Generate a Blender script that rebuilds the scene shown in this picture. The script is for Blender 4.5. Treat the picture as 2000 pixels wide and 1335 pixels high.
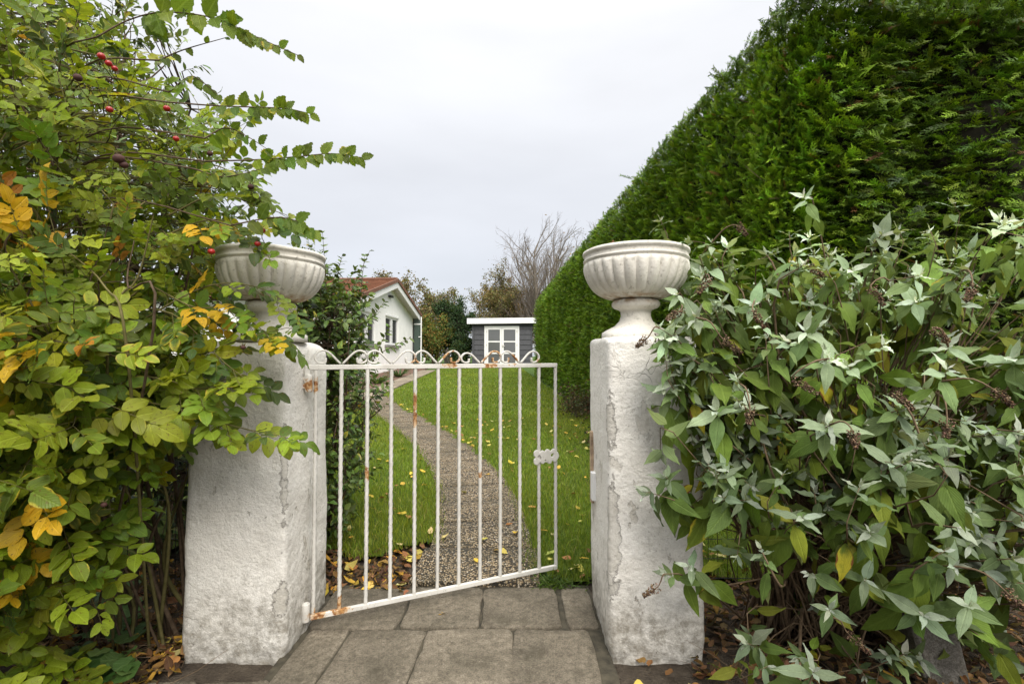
import bpy, bmesh, math, random
import numpy as np
from mathutils import Vector, noise as mnoise

random.seed(7)
RNG = np.random.default_rng(11)
for o in list(bpy.data.objects):
    bpy.data.objects.remove(o)
S = bpy.context.scene
COL = S.collection

# ------------------------------------------------------------------ camera
CAM_H = 1.2
PITCH = math.atan(27.5 / 950)
cam_d = bpy.data.cameras.new('camera')
cam_d.sensor_width = 36.0
cam_d.lens = 36.0 * 950 / 2000
cam_d.clip_start = 0.05
cam_d.clip_end = 900
cam = bpy.data.objects.new('camera', cam_d)
cam.location = (0, 0, CAM_H)
cam.rotation_euler = (math.radians(90) + PITCH, 0, 0)
COL.objects.link(cam)
S.camera = cam

# ------------------------------------------------------------------ world: overcast sky over a Nishita sky
SUN_EL, SUN_AZ = 44.0, 158.0          # azimuth clockwise from +Y: behind the camera, a little to the right
W = bpy.data.worlds.new('World')
S.world = W
W.use_nodes = True
wn, wl = W.node_tree.nodes, W.node_tree.links
wn.clear()
sky = wn.new('ShaderNodeTexSky')
sky.sky_type = 'NISHITA'
sky.sun_disc = False
sky.sun_elevation = math.radians(SUN_EL)
sky.sun_rotation = math.radians(SUN_AZ)
tc = wn.new('ShaderNodeTexCoord')
sep = wn.new('ShaderNodeSeparateXYZ')
wl.new(tc.outputs['Generated'], sep.inputs[0])
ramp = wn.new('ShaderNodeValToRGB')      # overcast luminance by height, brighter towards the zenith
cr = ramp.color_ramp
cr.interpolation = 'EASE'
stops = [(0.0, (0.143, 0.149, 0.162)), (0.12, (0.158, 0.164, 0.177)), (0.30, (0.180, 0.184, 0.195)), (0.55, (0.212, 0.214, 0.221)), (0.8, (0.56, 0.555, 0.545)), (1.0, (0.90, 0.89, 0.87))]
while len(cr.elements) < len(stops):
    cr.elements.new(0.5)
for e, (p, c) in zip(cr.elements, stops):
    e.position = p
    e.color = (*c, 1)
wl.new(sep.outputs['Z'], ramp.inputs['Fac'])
cmap = wn.new('ShaderNodeMapping')
cmap.inputs['Scale'].default_value = (1.0, 1.0, 3.2)
wl.new(tc.outputs['Generated'], cmap.inputs['Vector'])
cn = wn.new('ShaderNodeTexNoise')
cn.inputs['Scale'].default_value = 1.9
cn.inputs['Detail'].default_value = 5
cn.inputs['Roughness'].default_value = 0.5
wl.new(cmap.outputs['Vector'], cn.inputs['Vector'])
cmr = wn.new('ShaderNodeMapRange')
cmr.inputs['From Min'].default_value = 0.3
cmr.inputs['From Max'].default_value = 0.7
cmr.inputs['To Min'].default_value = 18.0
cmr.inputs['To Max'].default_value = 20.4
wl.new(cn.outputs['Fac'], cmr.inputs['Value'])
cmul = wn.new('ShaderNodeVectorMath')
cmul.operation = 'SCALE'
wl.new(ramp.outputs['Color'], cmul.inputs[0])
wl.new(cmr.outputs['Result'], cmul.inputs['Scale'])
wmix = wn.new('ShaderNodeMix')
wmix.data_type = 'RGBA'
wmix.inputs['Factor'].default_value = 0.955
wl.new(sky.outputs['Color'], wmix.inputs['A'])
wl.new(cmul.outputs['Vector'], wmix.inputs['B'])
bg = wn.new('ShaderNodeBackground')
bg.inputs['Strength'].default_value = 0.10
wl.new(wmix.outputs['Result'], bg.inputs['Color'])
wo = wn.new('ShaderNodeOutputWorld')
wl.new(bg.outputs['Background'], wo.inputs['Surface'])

sun_d = bpy.data.lights.new('sun', 'SUN')
sun_d.energy = 1.5
sun_d.angle = math.radians(35)
sun_d.color = (1.0, 0.94, 0.86)
sun = bpy.data.objects.new('sun', sun_d)
_az, _el = math.radians(SUN_AZ), math.radians(SUN_EL)
_d = Vector((math.sin(_az) * math.cos(_el), math.cos(_az) * math.cos(_el), math.sin(_el)))
sun.rotation_euler = _d.to_track_quat('Z', 'Y').to_euler()
sun.location = (0, -5, 12)
COL.objects.link(sun)

S.view_settings.view_transform = 'Standard'
S.view_settings.look = 'None'
S.view_settings.exposure = 1.28
S.view_settings.gamma = 1.0
S.view_settings.use_curve_mapping = False
S.cycles.max_bounces = 7
S.cycles.diffuse_bounces = 4
S.cycles.transmission_bounces = 4

# ------------------------------------------------------------------ projection helpers (pixels of the 2000 px photograph)
FPX = 950.0
_c, _s = math.cos(PITCH), math.sin(PITCH)


def P(px, py, d):
    v = -(py - 667.5) / FPX
    k = _c - _s * v
    return np.array([(px - 1000) / FPX / k * d, d, CAM_H + (_s + _c * v) / k * d])


def proj(V):
    V = np.asarray(V, float)
    y = V[..., 1] * _c + (V[..., 2] - CAM_H) * _s
    z = -V[..., 1] * _s + (V[..., 2] - CAM_H) * _c
    y = np.maximum(y, 0.05)
    return 1000 + FPX * V[..., 0] / y, 667.5 - FPX * z / y, y


def tz(y):
    """height of the garden: level at the gate, rising gently to the shed"""
    t = np.clip(np.asarray(y, float) - 2.5, 0, 20.0)
    return 0.04 * t * np.clip(t / 0.6, 0, 1) ** 0.5


def unit(v):
    v = np.asarray(v, float)
    return v / np.maximum(np.linalg.norm(v, axis=-1, keepdims=True), 1e-9)


# ------------------------------------------------------------------ object helpers
def tag(o, label=None, cat=None, group=None, kind=None):
    if label: o['label'] = label
    if cat: o['category'] = cat
    if group: o['group'] = group
    if kind: o['kind'] = kind
    return o


def thing(name, loc, label, cat, group=None):
    o = bpy.data.objects.new(name, None)
    o.empty_display_size = 0.1
    o.location = tuple(float(x) for x in loc)
    COL.objects.link(o)
    o['wx'] = list(o.location)
    return tag(o, label, cat, group)


def wloc(o):
    p = np.zeros(3)
    while o is not None:
        p = p + np.array(o.location)
        o = o.parent
    return p


def mesh(name, V, F, mat=None, col=None, uv=None, age=None, smooth=False):
    V = np.asarray(V, np.float32).reshape(-1, 3)
    Fs = F if isinstance(F, (list, tuple)) else [F]
    Fs = [np.asarray(f, np.int32) for f in Fs if len(f)]
    me = bpy.data.meshes.new(name)
    me.vertices.add(len(V))
    me.vertices.foreach_set('co', V.ravel())
    loops = np.concatenate([f.ravel() for f in Fs])
    sizes = np.concatenate([np.full(len(f), f.shape[1], np.int32) for f in Fs])
    starts = np.concatenate([[0], np.cumsum(sizes)[:-1]]).astype(np.int32)
    me.loops.add(len(loops))
    me.loops.foreach_set('vertex_index', loops)
    me.polygons.add(len(sizes))
    me.polygons.foreach_set('loop_start', starts)
    if smooth:
        me.polygons.foreach_set('use_smooth', np.ones(len(sizes), bool))
    me.update(calc_edges=True)
    if mat is not None:
        me.materials.append(mat)
    if col is not None:
        c = np.asarray(col, np.float32)
        if c.ndim == 1: c = np.tile(c, (len(V), 1))
        if c.shape[1] == 3: c = np.hstack([c, np.ones((len(c), 1), np.float32)])
        me.attributes.new('Col', 'FLOAT_COLOR', 'POINT').data.foreach_set('color', c.astype(np.float32).ravel())
    if age is not None:
        me.attributes.new('age', 'FLOAT', 'POINT').data.foreach_set('value', np.asarray(age, np.float32).ravel())
    if uv is not None:
        me.uv_layers.new(name='uv').data.foreach_set('uv', np.asarray(uv, np.float32)[loops].ravel())
    return me


def mk(name, V, F, mat, parent=None, loc=None, **kw):
    """one mesh object from world-space vertices"""
    base = np.array(loc if loc is not None else (0, 0, 0), float)
    pw = wloc(parent) if parent is not None else np.zeros(3)
    if loc is None and parent is not None:
        base = pw
    o = bpy.data.objects.new(name, mesh(name, np.asarray(V, float).reshape(-1, 3) - base, F, mat, **kw))
    COL.objects.link(o)
    if parent is not None:
        o.parent = parent
    o.location = tuple(base - pw)
    return o


def from_bm(name, bm, mat, parent=None, smooth=False, loc=None):
    bmesh.ops.recalc_face_normals(bm, faces=bm.faces)
    me = bpy.data.meshes.new(name)
    pw = wloc(parent) if parent is not None else np.zeros(3)
    base = np.array(loc, float) if loc is not None else pw
    bmesh.ops.translate(bm, verts=bm.verts, vec=Vector(-base))
    bm.to_mesh(me)
    bm.free()
    if smooth:
        me.polygons.foreach_set('use_smooth', np.ones(len(me.polygons), bool))
    if mat is not None:
        me.materials.append(mat)
    o = bpy.data.objects.new(name, me)
    COL.objects.link(o)
    if parent is not None:
        o.parent = parent
    o.location = tuple(base - pw)
    return o


def add_box(bm, lo, hi, bevel=0.0, fn=None):
    g = bmesh.ops.create_cube(bm, size=1.0)
    vs = g['verts']
    for v in vs:
        v.co = Vector([lo[i] + (hi[i] - lo[i]) * (v.co[i] + 0.5) for i in range(3)])
    if bevel > 0:
        es = list({e for v in vs for e in v.link_edges})
        r = bmesh.ops.bevel(bm, geom=es, offset=bevel, segments=1, affect='EDGES', profile=0.5)
        vs = list({v for f in r['faces'] for v in f.verts} | {v for v in vs if v.is_valid})
    if fn:
        for v in vs:
            v.co = Vector(fn(v.co))
    return vs


def box_obj(name, lo, hi, mat, parent=None, bevel=0.0, fn=None, smooth=False, loc=None):
    bm = bmesh.new()
    add_box(bm, lo, hi, bevel, fn)
    return from_bm(name, bm, mat, parent, smooth, loc)


def tubes(Pts, Rad, sides=5, cap=True):
    """Pts (k,m,3), Rad (k,m) -> vertices, quads (and cap tris)"""
    Pts = np.asarray(Pts, float)
    Rad = np.asarray(Rad, float)
    k, m, _ = Pts.shape
    T = unit(np.gradient(Pts, axis=1))
    ref = np.where(np.abs(T[:, :1, 2:3]) > 0.8, np.array([1.0, 0.13, 0]), np.array([0.0, 0.1, 1]))
    ref = np.broadcast_to(ref, T.shape)
    A = unit(np.cross(T, ref))
    B = np.cross(T, A)
    ang = np.arange(sides) / sides * 2 * math.pi
    V = Pts[:, :, None, :] + Rad[:, :, None, None] * (np.cos(ang)[None, None, :, None] * A[:, :, None, :] + np.sin(ang)[None, None, :, None] * B[:, :, None, :])
    V = V.reshape(-1, 3)
    idx = np.arange(k * m * sides).reshape(k, m, sides)
    a, b = idx[:, :-1, :], idx[:, 1:, :]
    Q = np.stack([a, np.roll(a, -1, 2), np.roll(b, -1, 2), b], -1).reshape(-1, 4)
    if cap and sides == 4:
        Q = np.vstack([Q, idx[:, 0, ::-1].reshape(-1, 4), idx[:, -1, :].reshape(-1, 4)])
    return V, Q


def join(parts):
    """list of (V, F) with equal face sizes -> V, F"""
    Vs, Fs, n = [], [], 0
    for V, F in parts:
        Vs.append(np.asarray(V).reshape(-1, 3)); Fs.append(np.asarray(F) + n); n += len(Vs[-1])
    return np.vstack(Vs), np.vstack(Fs)


def curve(pts, n=24):
    """Catmull-Rom through pts"""
    p = np.asarray(pts, float)
    p = np.vstack([2 * p[0] - p[1], p, 2 * p[-1] - p[-2]])
    t = np.linspace(0, len(p) - 3 - 1e-6, n)
    i = t.astype(int); f = (t - i)[:, None]
    a, b, c, d = p[i], p[i + 1], p[i + 2], p[i + 3]
    return 0.5 * (2 * b + (c - a) * f + (2 * a - 5 * b + 4 * c - d) * f ** 2 + (3 * b - a - 3 * c + d) * f ** 3)


# ------------------------------------------------------------------ materials
class NT:
    """small wrapper to write node trees"""
    def __init__(s, name):
        s.m = bpy.data.materials.new(name)
        s.m.use_nodes = True
        s.t = s.m.node_tree
        s.n, s.l = s.t.nodes, s.t.links
        s.b = s.n['Principled BSDF']
        s.o = s.n['Material Output']

    def _in(s, sock, v):
        if hasattr(v, 'is_linked') or isinstance(v, bpy.types.NodeSocket):
            s.l.new(v, sock)
        elif v is not None:
            if isinstance(v, (tuple, list)) and len(v) == 3 and getattr(sock, 'type', '') == 'RGBA':
                v = (*v, 1)
            sock.default_value = v

    def math(s, op, a, b=None, c=None, clamp=False):
        n = s.n.new('ShaderNodeMath'); n.operation = op; n.use_clamp = clamp
        for i, v in enumerate((a, b, c)):
            if v is not None: s._in(n.inputs[i], v)
        return n.outputs[0]

    def vmath(s, op, a, b=None, scale=None):
        n = s.n.new('ShaderNodeVectorMath'); n.operation = op
        s._in(n.inputs[0], a)
        if b is not None: s._in(n.inputs[1], b)
        if scale is not None: s._in(n.inputs['Scale'], scale)
        return n.outputs['Value'] if op in ('DISTANCE', 'LENGTH', 'DOT_PRODUCT') else n.outputs[0]

    def coord(s, kind='Object', scale=None):
        o = s.n.new('ShaderNodeTexCoord').outputs[kind]
        if scale is None: return o
        mp = s.n.new('ShaderNodeMapping'); mp.inputs['Scale'].default_value = scale
        s.l.new(o, mp.inputs['Vector'])
        return mp.outputs[0]

    def pos(s):
        return s.n.new('ShaderNodeNewGeometry').outputs['Position']

    def noise(s, scale, detail=4, rough=0.55, vec=None, dist=0.0):
        n = s.n.new('ShaderNodeTexNoise')
        n.inputs['Scale'].default_value = scale; n.inputs['Detail'].default_value = detail
        n.inputs['Roughness'].default_value = rough; n.inputs['Distortion'].default_value = dist
        s.l.new(vec if vec is not None else s.pos(), n.inputs['Vector'])
        return n.outputs['Fac']

    def voro(s, scale, out='Distance', vec=None, feature='F1', rand=1.0):
        n = s.n.new('ShaderNodeTexVoronoi'); n.feature = feature
        n.inputs['Scale'].default_value = scale; n.inputs['Randomness'].default_value = rand
        s.l.new(vec if vec is not None else s.pos(), n.inputs['Vector'])
        return n.outputs[out]

    def rng(s, v, a, b, c=0.0, d=1.0, smooth=False):
        n = s.n.new('ShaderNodeMapRange')
        if smooth: n.interpolation_type = 'SMOOTHSTEP'
        s._in(n.inputs['Value'], v)
        for k, x in zip(('From Min', 'From Max', 'To Min', 'To Max'), (a, b, c, d)): s._in(n.inputs[k], x)
        return n.outputs['Result']

    def mix(s, f, a, b, mode='MIX'):
        n = s.n.new('ShaderNodeMix'); n.data_type = 'RGBA'; n.blend_type = mode
        s._in(n.inputs['Factor'], f); s._in(n.inputs['A'], a); s._in(n.inputs['B'], b)
        return n.outputs['Result']

    def ramp(s, v, stops):
        n = s.n.new('ShaderNodeValToRGB'); e = n.color_ramp.elements
        while len(e) < len(stops): e.new(0.5)
        for x, (p, c) in zip(e, stops): x.position = p; x.color = (*c, 1)
        s._in(n.inputs['Fac'], v)
        return n.outputs['Color']

    def attr(s, name, out='Color'):
        n = s.n.new('ShaderNodeAttribute'); n.attribute_name = name
        return n.outputs[out]

    def bump(s, h, strength=0.5, dist=0.01, normal=None):
        n = s.n.new('ShaderNodeBump'); n.inputs['Strength'].default_value = strength; n.inputs['Distance'].default_value = dist
        s.l.new(h, n.inputs['Height'])
        if normal is not None: s.l.new(normal, n.inputs['Normal'])
        return n.outputs[0]

    def out(s, color=None, rough=None, normal=None, spec=None, metal=None):
        if color is not None: s._in(s.b.inputs['Base Color'], color)
        if rough is not None: s._in(s.b.inputs['Roughness'], rough)
        if normal is not None: s._in(s.b.inputs['Normal'], normal)
        if spec is not None: s._in(s.b.inputs['Specular IOR Level'], spec)
        if metal is not None: s._in(s.b.inputs['Metallic'], metal)
        return s.m


def leaf_mat(name, rough=0.5, transl=0.25, veins=7.0, vein_amt=0.5, pale=0.35, spec=0.35, slope=0.45, spots=0.0, spotcol=(0.045, 0.09, 0.022), spotscale=190):
    k = NT(name)
    col, age = k.attr('Col'), k.attr('age', 'Fac')
    uvn = k.n.new('ShaderNodeUVMap'); uvn.uv_map = 'uv'
    sp = k.n.new('ShaderNodeSeparateXYZ'); k.l.new(uvn.outputs[0], sp.inputs[0])
    u, v = sp.outputs[0], sp.outputs[1]
    au = k.math('MULTIPLY', k.math('ABSOLUTE', k.math('SUBTRACT', u, 0.5)), 2.0)
    t = k.math('MULTIPLY', k.math('SUBTRACT', v, k.math('MULTIPLY', au, slope)), veins)
    tri = k.math('ABSOLUTE', k.math('SUBTRACT', k.math('FRACT', t), 0.5))      # 0.5 on a vein, 0 between
    line = k.rng(tri, 0.34, 0.5, 0.0, 1.0, True)
    mid = k.rng(au, 0.03, 0.13, 1.0, 0.0, True)
    vm = k.math('MAXIMUM', k.math('MULTIPLY', line, 0.55), mid)
    light = k.mix(0.16, k.vmath('SCALE', col, scale=1.45), (0.30, 0.34, 0.12))
    c1 = k.mix(k.math('MULTIPLY', vm, vein_amt), col, light)
    n1 = k.noise(60, 3)
    c1 = k.mix(k.rng(n1, 0.35, 0.75, 0.0, 0.45), c1, k.vmath('SCALE', c1, scale=0.62))
    ed = k.math('ADD', k.math('ADD', k.math('POWER', au, 3.0), k.math('MULTIPLY', v, 0.4)), k.math('MULTIPLY', k.noise(38, 3), 0.9))
    y = k.rng(k.math('SUBTRACT', k.math('MULTIPLY', age, 2.2), k.math('SUBTRACT', 1.75, ed)), -0.15, 0.25, 0.0, 1.0, True)
    c2 = k.mix(k.math('MULTIPLY', y, 0.85), c1, (0.42, 0.37, 0.03))
    br = k.rng(k.math('SUBTRACT', k.math('MULTIPLY', age, 2.0), k.math('SUBTRACT', 2.15, ed)), -0.1, 0.2, 0.0, 1.0, True)
    c2 = k.mix(br, c2, (0.17, 0.065, 0.018))
    if spots > 0:
        sm = k.rng(k.noise(spotscale, 2), 0.62, 0.68, 0.0, spots)
        c2 = k.mix(sm, c2, spotcol)
    bf = k.n.new('ShaderNodeNewGeometry').outputs['Backfacing']
    back = k.mix(0.35, k.vmath('SCALE', c2, scale=1.1), (0.22, 0.26, 0.14))
    c3 = k.mix(k.math('MULTIPLY', bf, pale * 2), c2, back)
    h = k.math('ADD', k.math('MULTIPLY', line, -0.6), k.math('MULTIPLY', mid, -0.8))
    nrm = k.bump(h, 0.6, 0.0025)
    k.out(c3, rough, nrm, spec)
    tr = k.n.new('ShaderNodeBsdfTranslucent')
    k._in(tr.inputs['Color'], k.vmath('MULTIPLY', c3, (1.5, 1.45, 0.6)))
    ms = k.n.new('ShaderNodeMixShader'); ms.inputs[0].default_value = transl
    k.l.new(k.b.outputs[0], ms.inputs[1]); k.l.new(tr.outputs[0], ms.inputs[2])
    k.l.new(ms.outputs[0], k.o.inputs['Surface'])
    return k.m


def simple_leaf(name, rough=0.6, transl=0.2, spec=0.25):
    k = NT(name)
    c = k.attr('Col')
    k.out(c, rough, spec=spec)
    tr = k.n.new('ShaderNodeBsdfTranslucent')
    k._in(tr.inputs['Color'], k.vmath('MULTIPLY', c, (1.4, 1.4, 0.6)))
    ms = k.n.new('ShaderNodeMixShader'); ms.inputs[0].default_value = transl
    k.l.new(k.b.outputs[0], ms.inputs[1]); k.l.new(tr.outputs[0], ms.inputs[2])
    k.l.new(ms.outputs[0], k.o.inputs['Surface'])
    return k.m


def mat_plain(name, c, rough=0.6, amt=0.15, scale=14, bump=0.0, bscale=80, spec=0.4):
    k = NT(name)
    n = k.noise(scale, 5)
    col = k.mix(k.rng(n, 0.3, 0.7), tuple(x * (1 - amt) for x in c), tuple(min(1, x * (1 + amt)) for x in c))
    nm = k.bump(k.noise(bscale, 4), bump, 0.004) if bump else None
    return k.out(col, rough, nm, spec)


def mat_stucco():
    k = NT('painted_render')
    p = k.pos()
    big = k.noise(3.2, 6, 0.6)
    col = k.mix(k.rng(big, 0.35, 0.7), (0.72, 0.69, 0.63), (0.86, 0.84, 0.79))
    fine = k.noise(85, 6, 0.75)
    pits = k.rng(k.noise(105, 5, 0.75), 0.53, 0.68, 0.0, 0.72)
    patch = k.rng(k.noise(5.5, 5, 0.6), 0.40, 0.65)
    col = k.mix(k.math('MULTIPLY', pits, k.math('ADD', k.math('MULTIPLY', patch, 0.75), 0.2)), col, (0.21, 0.185, 0.145))
    z = k.n.new('ShaderNodeSeparateXYZ'); k.l.new(p, z.inputs[0])
    zz = z.outputs['Z']
    # splash dirt and algae along the foot, a grey drift of grime on the lower half
    foot = k.math('MULTIPLY', k.rng(k.math('ADD', zz, k.math('MULTIPLY', k.noise(7, 6, 0.65), -0.42)), -0.16, 0.12, 1.0, 0.0, True), 1.0)
    foot = k.math('MULTIPLY', foot, k.rng(k.noise(28, 5, 0.7), 0.30, 0.62, 0.05, 0.72))
    col = k.mix(foot, col, (0.125, 0.105, 0.068))
    grime = k.rng(k.math('ADD', zz, k.math('MULTIPLY', k.noise(2.6, 6, 0.6), -1.3)), -0.55, -0.05, 0.0, 1.0)
    grime = k.math('MULTIPLY', k.math('SUBTRACT', 1.0, grime), k.rng(k.noise(24, 5, 0.7), 0.47, 0.66, 0.0, 0.42))
    col = k.mix(grime, col, (0.25, 0.225, 0.175))
    moss = k.rng(k.noise(11, 5, 0.7), 0.66, 0.72, 0.0, 0.6)
    col = k.mix(k.math('MULTIPLY', moss, k.rng(zz, 0.0, 0.5, 1.0, 0.0)), col, (0.12, 0.13, 0.04))
    fk = k.noise(8.5, 7, 0.62, k.vmath('MULTIPLY', p, (1.0, 1.0, 0.6)))
    fm = k.math('MULTIPLY', k.rng(fk, 0.625, 0.64), k.rng(zz, 0.25, 1.1, 1.0, 0.35))
    edge_ = k.math('MULTIPLY', k.rng(k.math('ABSOLUTE', k.math('SUBTRACT', fk, 0.632)), 0.0, 0.008, 1.0, 0.0), 0.7)
    col = k.mix(k.math('MULTIPLY', fm, 0.55), col, (0.40, 0.355, 0.28))
    col = k.mix(k.math('MULTIPLY', edge_, k.rng(zz, 0.25, 1.1, 1.0, 0.35)), col, (0.10, 0.085, 0.065))
    # old paint scaled off along two arrises
    for q_, zs_, r_ in (((0.398, 1.978, 0.46), 0.16, 0.036), ((0.400, 1.98, 0.93), 0.20, 0.020), ((-0.918, 1.985, 0.72), 0.10, 0.018), ((-0.925, 1.985, 0.22), 0.5, 0.030)):
        dd_ = k.vmath('LENGTH', k.vmath('MULTIPLY', k.vmath('SUBTRACT', p, q_), (1.0, 1.0, zs_)))
        dd_ = k.math('ADD', dd_, k.math('MULTIPLY', k.math('SUBTRACT', k.noise(26, 6, 0.7), 0.5), 0.075))
        f2 = k.rng(dd_, r_ * 0.85, r_, 1.0, 0.0)
        e2 = k.rng(k.math('ABSOLUTE', k.math('SUBTRACT', dd_, r_)), 0.0, 0.0035, 0.75, 0.0)
        col = k.mix(k.math('MULTIPLY', f2, 0.55), col, (0.40, 0.375, 0.32))
        col = k.mix(e2, col, (0.10, 0.088, 0.07))
        fm = k.math('MAXIMUM', fm, f2)
    # hairline cracks
    cr = k.voro(5.5, 'Distance', k.vmath('ADD', p, k.vmath('SCALE', k.n.new('ShaderNodeTexNoise').outputs['Color'], scale=0.10)), 'DISTANCE_TO_EDGE')
    crm = k.math('MULTIPLY', k.rng(cr, 0.0, 0.006, 1.0, 0.0), k.rng(k.noise(4, 3), 0.62, 0.68))
    col = k.mix(k.math('MULTIPLY', crm, 0.8), col, (0.12, 0.10, 0.08))
    h = k.math('ADD', k.math('MULTIPLY', fine, 1.0), k.math('MULTIPLY', k.noise(34, 4), 1.3))
    h = k.math('SUBTRACT', h, k.math('ADD', k.math('MULTIPLY', crm, 1.5), k.math('MULTIPLY', fm, 0.8)))
    return k.out(col, 0.85, k.bump(h, 0.65, 0.010), 0.2)


def mat_urn():
    k = NT('cast_urn_paint')
    col = k.mix(k.rng(k.noise(5, 6, 0.6), 0.35, 0.7), (0.62, 0.59, 0.525), (0.80, 0.77, 0.70))
    col = k.mix(k.rng(k.noise(55, 5, 0.7), 0.56, 0.70, 0.0, 0.65), col, (0.22, 0.20, 0.15))
    z = k.n.new('ShaderNodeSeparateXYZ'); k.l.new(k.pos(), z.inputs[0])
    # run-off stain under the rim and on the foot, weathered rust at the joint of bowl and foot
    j = k.math('ABSOLUTE', k.math('SUBTRACT', z.outputs['Z'], 1.447))
    jm = k.math('MULTIPLY', k.rng(j, 0.004, 0.03, 1.0, 0.0, True), k.rng(k.noise(26, 4), 0.38, 0.6))
    col = k.mix(k.math('MULTIPLY', jm, 0.8), col, (0.30, 0.16, 0.045))
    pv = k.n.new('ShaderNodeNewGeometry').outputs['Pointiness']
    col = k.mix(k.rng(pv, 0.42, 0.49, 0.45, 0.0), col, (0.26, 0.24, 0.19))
    h = k.math('ADD', k.noise(90, 5, 0.6), k.noise(26, 3))
    return k.out(col, 0.8, k.bump(h, 0.45, 0.005), 0.25)


def mat_gate(spots):
    k = NT('white_gate_paint')
    p = k.pos()
    col = k.mix(k.rng(k.noise(9, 5), 0.35, 0.7), (0.52, 0.50, 0.455), (0.66, 0.645, 0.60))
    nz = k.noise(42, 5, 0.65)
    m = k.rng(k.noise(13, 6, 0.65), 0.70, 0.73)
    for (q, r) in spots:
        d = k.vmath('DISTANCE', p, tuple(float(x) for x in q))
        d = k.math('ADD', d, k.math('MULTIPLY', k.math('SUBTRACT', nz, 0.5), r * 2.4))
        m = k.math('MAXIMUM', m, k.rng(d, r * 0.55, r, 1.0, 0.0, True))
    rust = k.mix(k.rng(k.noise(70, 4), 0.35, 0.65), (0.15, 0.05, 0.018), (0.42, 0.22, 0.075))
    halo = k.mix(k.math('MULTIPLY', m, 0.85), col, (0.52, 0.33, 0.16))
    core = k.rng(k.math('MULTIPLY', m, k.rng(k.noise(55, 4), 0.3, 0.6)), 0.35, 0.75)
    c = k.mix(core, halo, rust)
    c = k.mix(k.rng(k.noise(110, 3), 0.63, 0.70, 0.0, 0.5), c, (0.2, 0.18, 0.15))
    h = k.math('SUBTRACT', k.noise(60, 4), k.math('MULTIPLY', m, 0.6))
    return k.out(c, k.rng(m, 0, 1, 0.5, 0.9), k.bump(h, 0.5, 0.0025), 0.35)


def mat_slab(name, a, b, chips=1.0):
    k = NT(name)
    oi = k.n.new('ShaderNodeObjectInfo').outputs['Random']
    p = k.vmath('ADD', k.pos(), k.vmath('SCALE', (1.0, 1.7, 0.3), scale=k.math('MULTIPLY', oi, 30.0)))
    n = k.noise(4.5, 6, 0.65, p)
    col = k.mix(k.rng(n, 0.3, 0.7), a, b)
    col = k.vmath('SCALE', col, scale=k.rng(oi, 0, 1, 0.82, 1.16))
    col = k.mix(k.rng(k.noise(150, 4, 0.75), 0.42, 0.66, 0.0, 0.62), col, (0.035, 0.030, 0.024))
    v = k.voro(95, 'Distance')
    vc = k.n.new('ShaderNodeTexVoronoi'); vc.inputs['Scale'].default_value = 95; k.l.new(k.pos(), vc.inputs['Vector'])
    sc = k.n.new('ShaderNodeSeparateColor'); k.l.new(vc.outputs['Color'], sc.inputs[0])
    chip = k.math('MULTIPLY', k.rng(v, 0.18, 0.34, 1.0, 0.0), k.rng(sc.outputs[0], 0.86, 0.89))
    col = k.mix(k.math('MULTIPLY', chip, 0.75 * chips), col, (0.34, 0.30, 0.235))
    col = k.mix(k.rng(k.noise(38, 5, 0.75), 0.40, 0.64, 0.0, 0.55), col, (0.050, 0.041, 0.028))
    col = k.mix(k.rng(k.noise(24, 5, 0.7, k.vmath('ADD', k.pos(), (3.1, 8.2, 0.0))), 0.56, 0.72, 0.0, 0.45), col, (0.27, 0.235, 0.18))
    stain = k.rng(k.noise(7, 5, 0.6), 0.5, 0.72, 0.0, 0.5)
    col = k.mix(stain, col, (0.055, 0.05, 0.032))
    h = k.math('ADD', k.math('MULTIPLY', k.noise(150, 4, 0.75), 1.0), k.noise(40, 4))
    return k.out(col, 0.9, k.bump(h, 0.9, 0.009), 0.25)


def mat_aggregate():
    k = NT('exposed_aggregate')
    v = k.n.new('ShaderNodeTexVoronoi'); v.inputs['Scale'].default_value = 82
    k.l.new(k.vmath('ADD', k.pos(), k.vmath('SCALE', (1, 1, 0), scale=0.0)), v.inputs['Vector'])
    sc = k.n.new('ShaderNodeSeparateColor'); k.l.new(v.outputs['Color'], sc.inputs[0])
    stone = k.ramp(sc.outputs[0], [(0.0, (0.08, 0.058, 0.034)), (0.22, (0.19, 0.143, 0.085)), (0.45, (0.39, 0.285, 0.16)), (0.7, (0.54, 0.425, 0.265)), (0.88, (0.42, 0.345, 0.245)), (1.0, (0.68, 0.61, 0.49))])
    gap = k.rng(v.outputs['Distance'], 0.40, 0.62, 0.0, 1.0, True)
    col = k.mix(gap, stone, (0.032, 0.027, 0.019))
    col = k.mix(k.rng(k.noise(3.2, 6, 0.6), 0.44, 0.68, 0.0, 0.5), col, (0.06, 0.055, 0.034))
    h = k.math('SUBTRACT', 1.0, k.rng(v.outputs['Distance'], 0.0, 0.62))
    return k.out(col, 0.75, k.bump(h, 1.0, 0.012), 0.3)


def mat_soil():
    k = NT('dark_soil')
    z = k.n.new('ShaderNodeSeparateXYZ'); k.l.new(k.pos(), z.inputs[0])
    col = k.ramp(k.noise(11, 7, 0.7), [(0.25, (0.034, 0.027, 0.021)), (0.5, (0.078, 0.063, 0.048)), (0.75, (0.14, 0.116, 0.088))])
    col = k.mix(k.rng(k.noise(120, 3), 0.62, 0.7, 0.0, 0.6), col, (0.15, 0.115, 0.075))
    far = k.rng(z.outputs['Y'], 7.0, 9.0)
    g = k.mix(k.noise(1.5, 5), (0.04, 0.08, 0.015), (0.07, 0.11, 0.025))
    col = k.mix(far, col, g)
    h = k.math('ADD', k.noise(30, 6, 0.7), k.noise(110, 4))
    return k.out(col, 0.95, k.bump(h, 0.9, 0.02), 0.15)


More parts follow.
